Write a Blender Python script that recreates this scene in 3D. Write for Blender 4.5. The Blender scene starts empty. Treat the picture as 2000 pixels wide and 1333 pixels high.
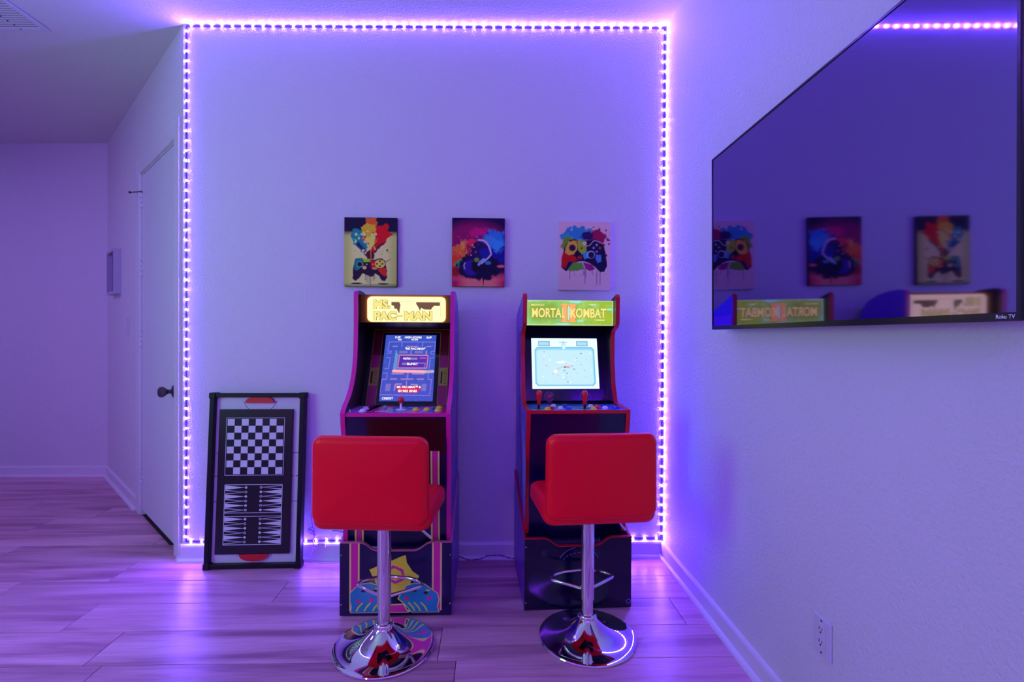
import bpy, math, random
import numpy as np
from mathutils import Vector, Matrix

random.seed(7)
rng = np.random.default_rng(5)
scene = bpy.context.scene
COL = scene.collection

# ------------------------------------------------------------------ camera
cam_data = bpy.data.cameras.new('camera')
cam = bpy.data.objects.new('camera', cam_data)
COL.objects.link(cam)
YAW, PIT, ROL, FPX = 0.03077, -0.00692, 0.00522, 971.5
F = Vector((math.sin(YAW)*math.cos(PIT), math.cos(YAW)*math.cos(PIT), math.sin(PIT)))
R0 = Vector((math.cos(YAW), -math.sin(YAW), 0)); U0 = R0.cross(F)
R1 = math.cos(ROL)*R0 + math.sin(ROL)*U0
U1 = -math.sin(ROL)*R0 + math.cos(ROL)*U0
cam.matrix_world = Matrix(((R1.x, U1.x, -F.x, 0.0), (R1.y, U1.y, -F.y, -2.565),
                           (R1.z, U1.z, -F.z, 1.148), (0, 0, 0, 1)))
cam_data.sensor_width = 36
cam_data.lens = FPX/2000*36
cam_data.shift_x = 0.00653
cam_data.shift_y = -0.00175
cam_data.clip_start = 0.02
scene.camera = cam

# ------------------------------------------------------------------ world, lights, exposure
world = bpy.data.worlds.new('world'); scene.world = world
world.use_nodes = True
world.node_tree.nodes['Background'].inputs[0].default_value = (0.6, 0.75, 1.0, 1)
world.node_tree.nodes['Background'].inputs[1].default_value = 0.25

LED_POWER = 1750.0
LED_COL = (0.175, 0.074, 1.0)

def area(name, loc, target, sx, sy, power, col):
    d = bpy.data.lights.new(name, 'AREA'); d.shape = 'RECTANGLE'; d.size = sx; d.size_y = sy
    d.energy = power; d.color = col
    o = bpy.data.objects.new(name, d); COL.objects.link(o)
    o.location = loc
    v = Vector(target) - Vector(loc)
    o.rotation_euler = v.to_track_quat('-Z', 'Z').to_euler()
    return o
area('window_daylight', (-2.66, -1.95, 1.50), (0.2, -0.9, 2.15), 0.90, 1.20, 18.5, (0.36, 1.0, 0.50))
area('rear_warm_fill', (-1.9, -4.2, 1.3), (0.0, -0.7, 0.7), 0.4, 0.4, 6, (1.0, 0.42, 0.30))  # added warm fill to lift the red seats, no known lamp there
area('hall_purple_fill', (-3.9, -0.3, 2.60), (-3.9, -0.3, 0), 0.35, 0.35, 17, (0.42, 0.25, 1.0))  # added fill that brightens the dark hall, not a real fixture
area('rear_purple_fill', (-0.9, -4.85, 2.62), (-0.9, 0, 1.2), 3.4, 0.06, 62, (0.215, 0.03, 1.0))  # added purple fill behind the camera, raises the ambient colour

scene.view_settings.view_transform = 'Standard'
scene.view_settings.look = 'None'
scene.view_settings.gamma = 1
scene.view_settings.use_curve_mapping = False
scene.view_settings.exposure = 0.0
scene.cycles.use_denoising = True
scene.cycles.max_bounces = 10
scene.cycles.sample_clamp_indirect = 12.0

# ------------------------------------------------------------------ materials
def lin(c):
    return tuple(((x/255)/12.92 if x/255 <= 0.04045 else ((x/255+0.055)/1.055)**2.4) for x in c)
MATS = {}
def mat(name, rgb, rough=0.5, metal=0.0, spec=0.5, bump=None, coat=0.0, noise=None):
    """rgb in sRGB 0-255; bump=(scale, strength); noise=(scale, amount)"""
    if name in MATS: return MATS[name]
    m = bpy.data.materials.new(name); m.use_nodes = True
    nt = m.node_tree; b = nt.nodes['Principled BSDF']
    c = lin(rgb)
    b.inputs['Base Color'].default_value = (*c, 1)
    b.inputs['Roughness'].default_value = rough
    b.inputs['Metallic'].default_value = metal
    b.inputs['Specular IOR Level'].default_value = spec
    b.inputs['Coat Weight'].default_value = coat
    tc = nt.nodes.new('ShaderNodeTexCoord')
    if noise:
        n = nt.nodes.new('ShaderNodeTexNoise'); n.inputs['Scale'].default_value = noise[0]
        n.inputs['Detail'].default_value = 3
        nt.links.new(tc.outputs['Object'], n.inputs['Vector'])
        r = nt.nodes.new('ShaderNodeMix'); r.data_type = 'RGBA'
        r.inputs[6].default_value = (*[x*(1-noise[1]) for x in c], 1)
        r.inputs[7].default_value = (*[min(1, x*(1+noise[1])) for x in c], 1)
        nt.links.new(n.outputs['Fac'], r.inputs[0]); nt.links.new(r.outputs[2], b.inputs['Base Color'])
    if bump:
        n = nt.nodes.new('ShaderNodeTexNoise'); n.inputs['Scale'].default_value = bump[0]
        n.inputs['Detail'].default_value = 2; n.inputs['Roughness'].default_value = 0.55
        nt.links.new(tc.outputs['Object'], n.inputs['Vector'])
        bp = nt.nodes.new('ShaderNodeBump'); bp.inputs['Strength'].default_value = bump[1]
        bp.inputs['Distance'].default_value = 0.004
        nt.links.new(n.outputs['Fac'], bp.inputs['Height']); nt.links.new(bp.outputs[0], b.inputs['Normal'])
    MATS[name] = m
    return m
def emat(name, rgb, strength=1.0, linear=False):
    if name in MATS: return MATS[name]
    m = bpy.data.materials.new(name); m.use_nodes = True
    nt = m.node_tree; b = nt.nodes['Principled BSDF']
    c = rgb if linear else lin(rgb)
    b.inputs['Base Color'].default_value = (0.02, 0.02, 0.02, 1)
    b.inputs['Roughness'].default_value = 0.3
    b.inputs['Emission Color'].default_value = (*c, 1)
    b.inputs['Emission Strength'].default_value = strength
    MATS[name] = m
    return m
def attr_mat(name, emit=0.0, rough=0.7):
    if name in MATS: return MATS[name]
    m = bpy.data.materials.new(name); m.use_nodes = True
    nt = m.node_tree; b = nt.nodes['Principled BSDF']
    a = nt.nodes.new('ShaderNodeAttribute'); a.attribute_name = 'paint'
    b.inputs['Roughness'].default_value = rough; b.inputs['Specular IOR Level'].default_value = 0.2
    if emit:
        b.inputs['Base Color'].default_value = (0.02, 0.02, 0.02, 1)
        nt.links.new(a.outputs['Color'], b.inputs['Emission Color'])
        b.inputs['Emission Strength'].default_value = emit
    else:
        nt.links.new(a.outputs['Color'], b.inputs['Base Color'])
    MATS[name] = m
    return m

def wood_mat():
    m = bpy.data.materials.new('oak_laminate'); m.use_nodes = True
    nt = m.node_tree; b = nt.nodes['Principled BSDF']; L = nt.links.new; N = nt.nodes.new
    geo = N('ShaderNodeNewGeometry'); oi = N('ShaderNodeObjectInfo')
    off = N('ShaderNodeVectorMath'); off.operation = 'SCALE'; off.inputs[0].default_value = (37, 91, 13)
    L(oi.outputs['Random'], off.inputs['Scale'])
    add = N('ShaderNodeVectorMath'); add.operation = 'ADD'
    L(geo.outputs['Position'], add.inputs[0]); L(off.outputs[0], add.inputs[1])
    def noise(scl, sc, det, dist):
        mp = N('ShaderNodeMapping'); mp.inputs['Scale'].default_value = scl; L(add.outputs[0], mp.inputs['Vector'])
        n = N('ShaderNodeTexNoise'); n.inputs['Scale'].default_value = sc; n.inputs['Detail'].default_value = det
        n.inputs['Distortion'].default_value = dist
        L(mp.outputs[0], n.inputs['Vector']); return n
    n1 = noise((0.45, 5.0, 1), 2.0, 5, 0.9)
    n2 = noise((1.6, 55, 1), 3.0, 4, 0.3)
    r1 = N('ShaderNodeValToRGB'); e = r1.color_ramp.elements
    e[0].position = 0.30; e[0].color = (*lin((170, 114, 140)), 1)
    e[1].position = 0.72; e[1].color = (*lin((240, 188, 208)), 1)
    em = r1.color_ramp.elements.new(0.5); em.color = (*lin((220, 162, 184)), 1)
    L(n1.outputs['Fac'], r1.inputs[0])
    r2 = N('ShaderNodeValToRGB'); e = r2.color_ramp.elements
    e[0].position = 0.32; e[0].color = (0.76, 0.73, 0.73, 1); e[1].position = 0.6; e[1].color = (1, 1, 1, 1)
    L(n2.outputs['Fac'], r2.inputs[0])
    mx = N('ShaderNodeMix'); mx.data_type = 'RGBA'; mx.blend_type = 'MULTIPLY'; mx.inputs[0].default_value = 0.8
    L(r1.outputs[0], mx.inputs[6]); L(r2.outputs[0], mx.inputs[7])
    hv = N('ShaderNodeHueSaturation')
    vr = N('ShaderNodeMapRange'); vr.inputs[3].default_value = 0.86; vr.inputs[4].default_value = 1.1
    L(oi.outputs['Random'], vr.inputs[0]); L(vr.outputs[0], hv.inputs['Value']); L(mx.outputs[2], hv.inputs['Color'])
    L(hv.outputs[0], b.inputs['Base Color'])
    b.inputs['Roughness'].default_value = 0.30
    rr = N('ShaderNodeMapRange'); rr.inputs[3].default_value = 0.24; rr.inputs[4].default_value = 0.42
    L(n2.outputs['Fac'], rr.inputs[0]); L(rr.outputs[0], b.inputs['Roughness'])
    bp = N('ShaderNodeBump'); bp.inputs['Strength'].default_value = 0.35; bp.inputs['Distance'].default_value = 0.002
    L(n2.outputs['Fac'], bp.inputs['Height']); L(bp.outputs[0], b.inputs['Normal'])
    return m

M_wall = mat('painted_drywall', (222, 224, 222), 0.62, bump=(105, 0.85))
M_ceil = mat('painted_ceiling', (216, 220, 216), 0.8, bump=(85, 0.6))
M_trim = mat('white_gloss_trim', (226, 226, 228), 0.32)
M_door = mat('white_door_paint', (216, 222, 224), 0.4, bump=(160, 0.15))
M_wood = wood_mat()
M_sub = mat('dark_joint', (38, 30, 34), 0.9)
M_chrome = mat('chrome', (238, 238, 242), 0.045, 1.0)
M_nickel = mat('dark_nickel', (105, 98, 104), 0.28, 1.0)
M_vinyl = mat('red_vinyl', (255, 2, 34), 0.38, spec=0.3, bump=(420, 0.05))
M_black = mat('black_gloss_print', (9, 8, 22), 0.16)
M_blacksoft = mat('black_satin', (8, 7, 24), 0.45, spec=.3)
M_plate = mat('ivory_plastic', (214, 214, 222), 0.35)

# ------------------------------------------------------------------ mesh helpers
class MB:
    def __init__(s): s.v = []; s.f = []; s.m = []
    def add(s, vs, fs, mi=0):
        n = len(s.v); s.v += [tuple(v) for v in vs]; s.f += [[i+n for i in f] for f in fs]; s.m += [mi]*len(fs); return s
    def box(s, lo, hi, mi=0):
        x0, y0, z0 = lo; x1, y1, z1 = hi
        return s.add([(x0,y0,z0),(x1,y0,z0),(x1,y1,z0),(x0,y1,z0),(x0,y0,z1),(x1,y0,z1),(x1,y1,z1),(x0,y1,z1)],
              [[0,3,2,1],[4,5,6,7],[0,1,5,4],[1,2,6,5],[2,3,7,6],[3,0,4,7]], mi)
    def prism(s, poly, axis_fn, a, b, mi=0):
        """poly 2D list; axis_fn(p, t) -> 3D"""
        n = len(poly)
        vs = [axis_fn(p, a) for p in poly] + [axis_fn(p, b) for p in poly]
        fs = [list(range(n))[::-1], [i+n for i in range(n)]] + [[i, (i+1) % n, (i+1) % n+n, i+n] for i in range(n)]
        return s.add(vs, fs, mi)
    def tube(s, pts, r, seg=10, closed=False, caps=True, mi=0):
        P = [Vector(p) for p in pts]; n = len(P); rings = []
        rs = r if isinstance(r, (list, tuple)) else [r]*n
        prev = None
        for i in range(n):
            if closed: t = (P[(i+1) % n]-P[i-1]).normalized()
            else: t = (P[min(i+1, n-1)]-P[max(i-1, 0)]).normalized()
            if prev is None:
                u = t.cross(Vector((0, 0, 1)))
                if u.length < 0.1: u = t.cross(Vector((1, 0, 0)))
                u.normalize()
            else:
                u = (prev - t*prev.dot(t)).normalized()
            prev = u; w = t.cross(u)
            rings.append([P[i] + rs[i]*(math.cos(a)*u+math.sin(a)*w) for a in [2*math.pi*k/seg for k in range(seg)]])
        vs = [v for ring in rings for v in ring]; fs = []
        m = n if closed else n-1
        for i in range(m):
            j = (i+1) % n
            for k in range(seg):
                fs.append([i*seg+k, i*seg+(k+1) % seg, j*seg+(k+1) % seg, j*seg+k])
        if caps and not closed:
            fs.append(list(range(seg))[::-1]); fs.append([(n-1)*seg+k for k in range(seg)])
        return s.add(vs, fs, mi)
    def lathe(s, prof, c=(0, 0, 0), seg=48, axis='z', mi=0):
        """prof list of (r, h)."""
        vs = []; fs = []; n = len(prof)
        for r, h in prof:
            for k in range(seg):
                a = 2*math.pi*k/seg; x, y = r*math.cos(a), r*math.sin(a)
                p = {'z': (x, y, h), 'y': (x, h, y), 'x': (h, x, y)}[axis]
                vs.append((c[0]+p[0], c[1]+p[1], c[2]+p[2]))
        for i in range(n-1):
            for k in range(seg):
                fs.append([i*seg+k, i*seg+(k+1) % seg, (i+1)*seg+(k+1) % seg, (i+1)*seg+k])
        if prof[0][0] > 1e-6: fs.append(list(range(seg))[::-1])
        if prof[-1][0] > 1e-6: fs.append([(n-1)*seg+k for k in range(seg)])
        return s.add(vs, fs, mi)
    def build(s, name, mats, parent=None, smooth=False, bevel=0, seg=2, weld=False):
        me = bpy.data.meshes.new(name)
        me.from_pydata(s.v, [], s.f)
        if not isinstance(mats, (list, tuple)): mats = [mats]
        for m in mats: me.materials.append(m)
        me.polygons.foreach_set('material_index', s.m)
        import bmesh
        bm = bmesh.new(); bm.from_mesh(me)
        if weld: bmesh.ops.remove_doubles(bm, verts=bm.verts, dist=1e-5)
        bmesh.ops.recalc_face_normals(bm, faces=bm.faces)
        bm.to_mesh(me); bm.free()
        if smooth:
            me.polygons.foreach_set('use_smooth', [True]*len(me.polygons))
            if smooth != 'all': me.set_sharp_from_angle(angle=math.radians(38))
        me.update()
        o = bpy.data.objects.new(name, me); COL.objects.link(o)
        if parent: o.parent = parent
        if bevel:
            b = o.modifiers.new('bevel', 'BEVEL'); b.width = bevel; b.segments = seg; b.limit_method = 'ANGLE'
            b.angle_limit = math.radians(40)
        return o
def tag(o, label, cat, group=None):
    o['label'] = label; o['category'] = cat
    if group: o['group'] = group
    return o
def struct(o): o['kind'] = 'structure'; return o
def empty(name, loc, rz=0):
    o = bpy.data.objects.new(name, None); COL.objects.link(o); o.location = loc; o.rotation_euler = (0, 0, rz)
    o.empty_display_size = 0.05
    return o
def copy_tree(o, parent=None):
    c = o.copy(); COL.objects.link(c); c.parent = parent
    for ch in list(o.children): copy_tree(ch, c)
    return c
class Plane:
    """a flat surface: origin o, unit axes x (right) and y (up); n points to the viewer"""
    def __init__(s, o, x, y):
        s.o = Vector(o); s.x = Vector(x).normalized(); s.y = Vector(y).normalized(); s.n = s.x.cross(s.y)
    def p(s, u, v, h=0): return s.o + s.x*u + s.y*v + s.n*h
def decal(name, pl, shapes, mats, parent, h0=0.0006, dh=0.0003):
    """shapes: list of (mat_index, polygon, layer)"""
    mb = MB()
    for mi, poly, ly in shapes:
        mb.add([pl.p(u, v, h0+dh*ly) for u, v in poly], [list(range(len(poly)))], mi)
    me = bpy.data.meshes.new(name); me.from_pydata(mb.v, [], mb.f)
    for m in mats: me.materials.append(m)
    me.polygons.foreach_set('material_index', mb.m); me.update()
    o = bpy.data.objects.new(name, me); COL.objects.link(o); o.parent = parent
    return o
def rect(a, b, c, d): return [(a, b), (c, b), (c, d), (a, d)]
def frame_shapes(mi, a, b, c, d, t, ly):
    return [(mi, rect(a, b, c, b+t), ly), (mi, rect(a, d-t, c, d), ly), (mi, rect(a, b, a+t, d), ly), (mi, rect(c-t, b, c, d), ly)]
def rrect(a, b, c, d, r, n=6):
    out = []
    for cx, cy, a0 in ((c-r, b+r, -90), (c-r, d-r, 0), (a+r, d-r, 90), (a+r, b+r, 180)):
        for k in range(n+1):
            t = math.radians(a0+90*k/n); out.append((cx+r*math.cos(t), cy+r*math.sin(t)))
    return out
def ell(cx, cy, rx, ry=None, n=24, a0=0, a1=360):
    ry = rx if ry is None else ry
    m = n if (a1-a0) >= 360 else n+1
    return [(cx+rx*math.cos(math.radians(a0+(a1-a0)*k/n)), cy+ry*math.sin(math.radians(a0+(a1-a0)*k/n))) for k in range(m)]
def arc_band(cx, cy, r, t, a0, a1, n=16, sy=1):
    o = ell(cx, cy, r, r*sy, n, a0, a1-0.001); i = ell(cx, cy, r-t, (r-t)*sy, n, a0, a1-0.001)
    return o + i[::-1]
def text(name, s, m, parent, pl, u0, v0, w, h, bold=0.0, hh=0.001, ext=0.0):
    cu = bpy.data.curves.new(name, 'FONT'); cu.body = s; cu.offset = bold; cu.resolution_u = 3
    ob = bpy.data.objects.new(name+'_curve', cu)
    COL.objects.link(ob); bpy.context.view_layer.update()
    me = bpy.data.meshes.new_from_object(ob.evaluated_get(bpy.context.evaluated_depsgraph_get()))
    bpy.data.objects.remove(ob)
    vs = [v.co.copy() for v in me.vertices]
    xs = [v.x for v in vs]; ys = [v.y for v in vs]
    x0, x1, y0, y1 = min(xs), max(xs), min(ys), max(ys)
    for v, c in zip(me.vertices, vs):
        v.co = pl.p(u0+(c.x-x0)/(x1-x0)*w, v0+(c.y-y0)/(y1-y0)*h, hh)
    me.materials.clear(); me.materials.append(m); me.name = name
    o = bpy.data.objects.new(name, me); COL.objects.link(o); o.parent = parent
    return o

# ---- a small painter: colours are computed here and carried by the mesh itself
class Paint:
    def __init__(s, w, h, box):
        """box = (x0, y0, x1, y1): drawing coordinates, y down"""
        s.w, s.h, s.box = w, h, box
        X, Y = np.meshgrid(np.linspace(box[0], box[2], w), np.linspace(box[1], box[3], h))
        s.X, s.Y = X, Y; s.c = np.zeros((h, w, 3)); s.aa = (box[2]-box[0])/w
    def noise(s, scale, seed, octs=3):
        r = np.random.default_rng(seed); out = 0; amp = 1; tot = 0
        for o in range(octs):
            g = r.random((64, 64)); x = s.X/scale*2**o; y = s.Y/scale*2**o
            xi = np.floor(x).astype(int); yi = np.floor(y).astype(int); fx = x-xi; fy = y-yi
            fx = fx*fx*(3-2*fx); fy = fy*fy*(3-2*fy)
            G = lambda a, b: g[(b) % 64, (a) % 64]
            out = out + amp*((G(xi, yi)*(1-fx)+G(xi+1, yi)*fx)*(1-fy)+(G(xi, yi+1)*(1-fx)+G(xi+1, yi+1)*fx)*fy)
            tot += amp; amp *= 0.55
        return out/tot
    def blend(s, mask, col):
        col = np.array(lin(col)) if not isinstance(col, np.ndarray) else col
        s.c = s.c*(1-mask[..., None]) + col*mask[..., None]
    def ellipse(s, cx, cy, rx, ry, col, soft=0, rough=0, seed=1, sc=60):
        d = np.sqrt(((s.X-cx)/rx)**2+((s.Y-cy)/ry)**2)
        if rough: d = d + rough*(s.noise(sc, seed)-0.5)*2
        e = max(soft, s.aa/max(rx, ry))
        s.blend(np.clip((1-d)/e+0.5, 0, 1), col)
    def poly(s, pts, col, soft=0, rough=0, seed=1, sc=50):
        """signed distance to a polygon"""
        d = np.full(s.X.shape, 1e9); inside = np.zeros(s.X.shape, bool); n = len(pts)
        X, Y = s.X, s.Y
        if rough:
            X = X + rough*(s.noise(sc, seed)-0.5)*2; Y = Y + rough*(s.noise(sc, seed+9)-0.5)*2
        for i in range(n):
            (x0, y0), (x1, y1) = pts[i], pts[(i+1) % n]
            ex, ey = x1-x0, y1-y0; L = ex*ex+ey*ey+1e-9
            t = np.clip(((X-x0)*ex+(Y-y0)*ey)/L, 0, 1)
            d = np.minimum(d, np.hypot(X-x0-t*ex, Y-y0-t*ey))
            c = ((y0 > Y) != (y1 > Y)) & (X < (x1-x0)*(Y-y0)/((y1-y0) if y1 != y0 else 1e-9)+x0)
            inside ^= c
        sd = np.where(inside, d, -d)
        s.blend(np.clip(sd/max(soft, s.aa)+0.5, 0, 1), col)
    def line(s, pts, t, col):
        d = np.full(s.X.shape, 1e9)
        for (x0, y0), (x1, y1) in zip(pts[:-1], pts[1:]):
            ex, ey = x1-x0, y1-y0; L = ex*ex+ey*ey+1e-9
            q = np.clip(((s.X-x0)*ex+(s.Y-y0)*ey)/L, 0, 1)
            d = np.minimum(d, np.hypot(s.X-x0-q*ex, s.Y-y0-q*ey))
        s.blend(np.clip((t/2-d)/s.aa+0.5, 0, 1), col)
    def spots(s, n, x0, y0, x1, y1, r0, r1, cols, seed):
        r = np.random.default_rng(seed)
        for k in range(n):
            rr = r.uniform(r0, r1)
            s.ellipse(r.uniform(x0, x1), r.uniform(y0, y1), rr, rr*r.uniform(.7, 1.3), cols[int(r.integers(len(cols)))])
    def mesh(s, name, pl, w, h, m, parent, hh=0.0006, gain=(1, 1, 1), u0=0, v0=0):
        us = np.linspace(0, w, s.w)+u0; vs = np.linspace(h, 0, s.h)+v0
        U, V = np.meshgrid(us, vs)
        o, x, y, n = [np.array(q) for q in (pl.o, pl.x, pl.y, pl.n)]
        co = o+U[..., None]*x+V[..., None]*y+n*hh
        idx = np.arange(s.w*s.h).reshape(s.h, s.w)
        q = np.stack([idx[1:, :-1], idx[1:, 1:], idx[:-1, 1:], idx[:-1, :-1]], -1).reshape(-1, 4)
        me = bpy.data.meshes.new(name)
        me.vertices.add(s.w*s.h); me.vertices.foreach_set('co', co.reshape(-1))
        me.loops.add(q.size); me.loops.foreach_set('vertex_index', q.reshape(-1))
        me.polygons.add(len(q)); me.polygons.foreach_set('loop_start', np.arange(0, q.size, 4))
        me.polygons.foreach_set('loop_total', np.full(len(q), 4))
        me.update(calc_edges=True); me.validate()
        at = me.color_attributes.new('paint', 'FLOAT_COLOR', 'POINT')
        c = np.clip(s.c*np.array(gain), 0, 1).reshape(-1, 3)
        at.data.foreach_set('color', np.concatenate([c, np.ones((len(c), 1))], 1).reshape(-1))
        me.materials.append(m)
        ob = bpy.data.objects.new(name, me); COL.objects.link(ob); ob.parent = parent
        return ob

# ------------------------------------------------------------------ the room
XL, XR, BH = -1.552, 0.908, 0.083
EX, EY = -3.076, 1.534
XW, YC = -2.75, -1.25           # left wall of the room with its window, ends at y = YC; hall beyond
XH, YR = -5.2, -5.0
def HC(x): return 2.74+0.0201*x
TH = 0.12
def wall_prism(name, plan, zfn=HC, z0=-0.06):
    """plan: footprint polygon; the top follows the ceiling"""
    n = len(plan)
    mb = MB().add([(x, y, z0) for x, y in plan]+[(x, y, zfn(x)) for x, y in plan],
         [list(range(n))[::-1], [i+n for i in range(n)]]+[[i, (i+1) % n, (i+1) % n+n, i+n] for i in range(n)])
    return struct(mb.build(name, M_wall))
s2 = math.sqrt(.5)
dx, dy = EX-XL, EY-0.0
LW = math.hypot(dx, dy); dx /= LW; dy /= LW          # along the angled wall
nx, ny = dy*-1, dx                                    # outward-of-room side test below
nx, ny = -dy, dx
# room side normal of the angled wall points to -x,-y
if nx*(-1)+ny*(-1) < 0: nx, ny = -nx, -ny
def aw(s, h=0.0): return (XL+dx*s+nx*h, dy*s+ny*h)    # point on the angled wall, h in front of it
wall_prism('wall_back', [(XL, 0), (XR, 0), (XR+TH, TH), (XL+TH, TH)])
wall_prism('wall_right', [(XR, YR), (XR+TH, YR), (XR+TH, TH), (XR, 0)])
# angled wall with door opening
D0, D1, DTOP = 0.105, 0.93, 2.165
def awp(a, b, z0, z1, h0=-TH, h1=0.0):
    pts = [aw(a, h1), aw(b, h1), aw(b, h0), aw(a, h0)]
    return pts, z0, z1
mb = MB()
for a, b, z0 in ((0, D0, -0.06), (D0, D1, DTOP), (D1, LW, -0.06)):
    pts = [aw(a), aw(b), aw(b, -TH), aw(a, -TH)]
    if a == 0: pts[3] = (XL+TH, TH)
    mb.add([(x, y, z0) for x, y in pts]+[(x, y, HC(x)) for x, y in pts],
           [[3, 2, 1, 0], [4, 5, 6, 7], [0, 1, 5, 4], [1, 2, 6, 5], [2, 3, 7, 6], [3, 0, 4, 7]])
struct(mb.build('wall_angled', M_wall))
wall_prism('wall_far', [(XH, EY), (EX, EY), (EX+0.1, EY+TH), (XH, EY+TH)])
wall_prism('wall_hall', [(XH, EY), (XH, YC-TH), (XH-TH, YC-TH), (XH-TH, EY)])
wall_prism('wall_hall_front', [(XH, YC), (XW-TH, YC), (XW-TH, YC-TH), (XH, YC-TH)])
wall_prism('wall_rear', [(XW, YR), (XR, YR), (XR, YR-TH), (XW, YR-TH)])
# left wall with a window
wy0, wy1, wz0, wz1 = -2.42, -1.48, 0.88, 2.12
mb = MB()
for a, b, z0, z1 in ((YR, wy0, -0.06, None), (wy1, YC, -0.06, None), (wy0, wy1, -0.06, wz0), (wy0, wy1, wz1, None)):
    zt = HC(XW) if z1 is None else z1
    mb.box((XW-TH, a, z0), (XW, b, zt))
struct(mb.build('wall_left', M_wall))
w = empty('window_1', (XW-0.10, (wy0+wy1)/2, wz0)); struct(w)
mb = MB(); hw = (wy1-wy0)/2; wh = wz1-wz0
for lo, hi in (((0, -hw, 0), (.08, -hw+.045, wh)), ((0, hw-.045, 0), (.08, hw, wh)), ((0, -hw, 0), (.08, hw, .045)), ((0, -hw, wh-.045), (.08, hw, wh))):
    mb.box(lo, hi)
mb.build('window_frame', M_trim, w)
MB().box((.01, -hw, wh/2-.02), (.06, hw, wh/2+.02)).build('window_rail', M_trim, w)
# ceiling
mb = MB()
for x0, x1, y0, y1 in ((XH-TH, XR+TH, YR-TH, EY+TH),):
    mb.add([(x0, y0, HC(x0)), (x1, y0, HC(x1)), (x1, y1, HC(x1)), (x0, y1, HC(x0)),
            (x0, y0, HC(x0)+.1), (x1, y0, HC(x1)+.1), (x1, y1, HC(x1)+.1), (x0, y1, HC(x0)+.1)],
           [[0, 3, 2, 1], [4, 5, 6, 7], [0, 1, 5, 4], [1, 2, 6, 5], [2, 3, 7, 6], [3, 0, 4, 7]])
struct(mb.build('ceiling', M_ceil))
# floor with planks
floor = MB().box((XH-TH, YR-TH, -0.06), (XR+TH, EY+TH, -0.0035)).build('floor', M_sub); struct(floor)
PW, PL, S0 = 0.2002, 1.22, -0.212
joints = {-1: -1.765, 0: -0.93, 1: -1.65, 2: -1.40, 3: -1.334}
def clip_poly(poly, a, b, c):      # keep a*x+b*y <= c
    out = []
    for i in range(len(poly)):
        p, q = poly[i], poly[(i+1) % len(poly)]
        dp, dq = a*p[0]+b*p[1]-c, a*q[0]+b*q[1]-c
        if dp <= 0: out.append(p)
        if dp*dq < 0:
            t = dp/(dp-dq); out.append((p[0]+t*(q[0]-p[0]), p[1]+t*(q[1]-p[1])))
    return out
k0 = int(math.floor((S0-EY)/PW))
for k in range(k0, int((S0-YR)/PW)+1):
    y1 = S0-k*PW; y0 = y1-PW
    j = joints.get(k, random.uniform(-1.9, -0.7))
    x = j
    while x > XH: x -= PL
    while x < XR:
        g = 0.0011
        poly = [(max(x, XH)+g, y0+g), (min(x+PL, XR)-g, y0+g), (min(x+PL, XR)-g, y1-g), (max(x, XH)+g, y1-g)]
        x += PL
        if y1 > 0:                 # in front of the back wall / angled wall
            poly = clip_poly(poly, 0, 1, EY)
            if y0 >= 0.0: poly = clip_poly(poly, -nx, -ny, -(nx*XL))
            else:
                if poly and poly[1][0] > XL: poly = clip_poly(poly, 0, 1, 0.0) if poly[0][0] > XL-0.5 else poly
        if len(poly) < 3: continue
        ar = sum(poly[i][0]*poly[(i+1) % len(poly)][1]-poly[(i+1) % len(poly)][0]*poly[i][1] for i in range(len(poly)))/2
        if ar < 0.0008: continue
        cx = sum(p[0] for p in poly)/len(poly); cy = sum(p[1] for p in poly)/len(poly)
        ins = []
        for px_, py_ in poly:
            ins.append((px_+(0.0012 if px_ < cx else -0.0012), py_+(0.0012 if py_ < cy else -0.0012)))
        n = len(poly)
        MB().add([(a, b, -0.0034) for a, b in poly]+[(a, b, -0.0009) for a, b in poly]+[(a, b, 0.0) for a, b in ins],
                 [[i, (i+1) % n, (i+1) % n+n, i+n] for i in range(n)]+[[i+n, (i+1) % n+n, (i+1) % n+2*n, i+2*n] for i in range(n)]
                 + [[i+2*n for i in range(n)]]).build('plank', M_wood, floor)

# baseboards (board + quarter round shoe as a part)
def baseboard(name, runs, z1=BH):
    """runs: list of (p0, p1, n, e0, e1) : along-wall segment, room-side normal n, miter offsets at the ends"""
    root = None
    prof = [(0, 0), (0.0135, 0), (0.0135, z1-0.012), (0.010, z1-0.004), (0.004, z1), (0, z1)]
    shoe = [(0.0135, 0)]+[(0.0135+0.016*math.sin(t), 0.018*math.cos(t)) for t in [math.pi/2*k/4 for k in range(4, -1, -1)]]
    a, b = MB(), MB()
    for p0, p1, nn, e0, e1 in runs:
        p0, p1, nn = Vector((*p0, 0)), Vector((*p1, 0)), Vector((*nn, 0)); t = (p1-p0).normalized()
        for mbx, pr in ((a, prof), (b, shoe)):
            n = len(pr)
            vs = [p0+nn*h+t*(h*e0)+Vector((0, 0, z+0.0002)) for h, z in pr]+[p1+nn*h+t*(h*e1)+Vector((0, 0, z+0.0002)) for h, z in pr]
            mbx.add(vs, [list(range(n))[::-1], [i+n for i in range(n)]]+[[i, (i+1) % n, (i+1) % n+n, i+n] for i in range(n)])
    root = struct(a.build(name, M_trim))
    b.build('shoe_molding', M_trim, root)
    return root
tk = math.tan(math.radians(22.5))
baseboard('baseboard_back', [((XL, 0), (XR, 0), (0, -1), -tk, -1)])
baseboard('baseboard_right', [((XR, 0), (XR, YR), (-1, 0), 1, 0)])
baseboard('baseboard_angled', [(aw(0), aw(0.02), (nx, ny), -tk, 0), (aw(1.03), aw(LW), (nx, ny), 0, -tk)])
baseboard('baseboard_far', [((EX, EY), (XH, EY), (0, -1), tk, 0)])
baseboard('baseboard_left', [((XW, YC), (XW, YR), (1, 0), 0, 0)])

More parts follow.
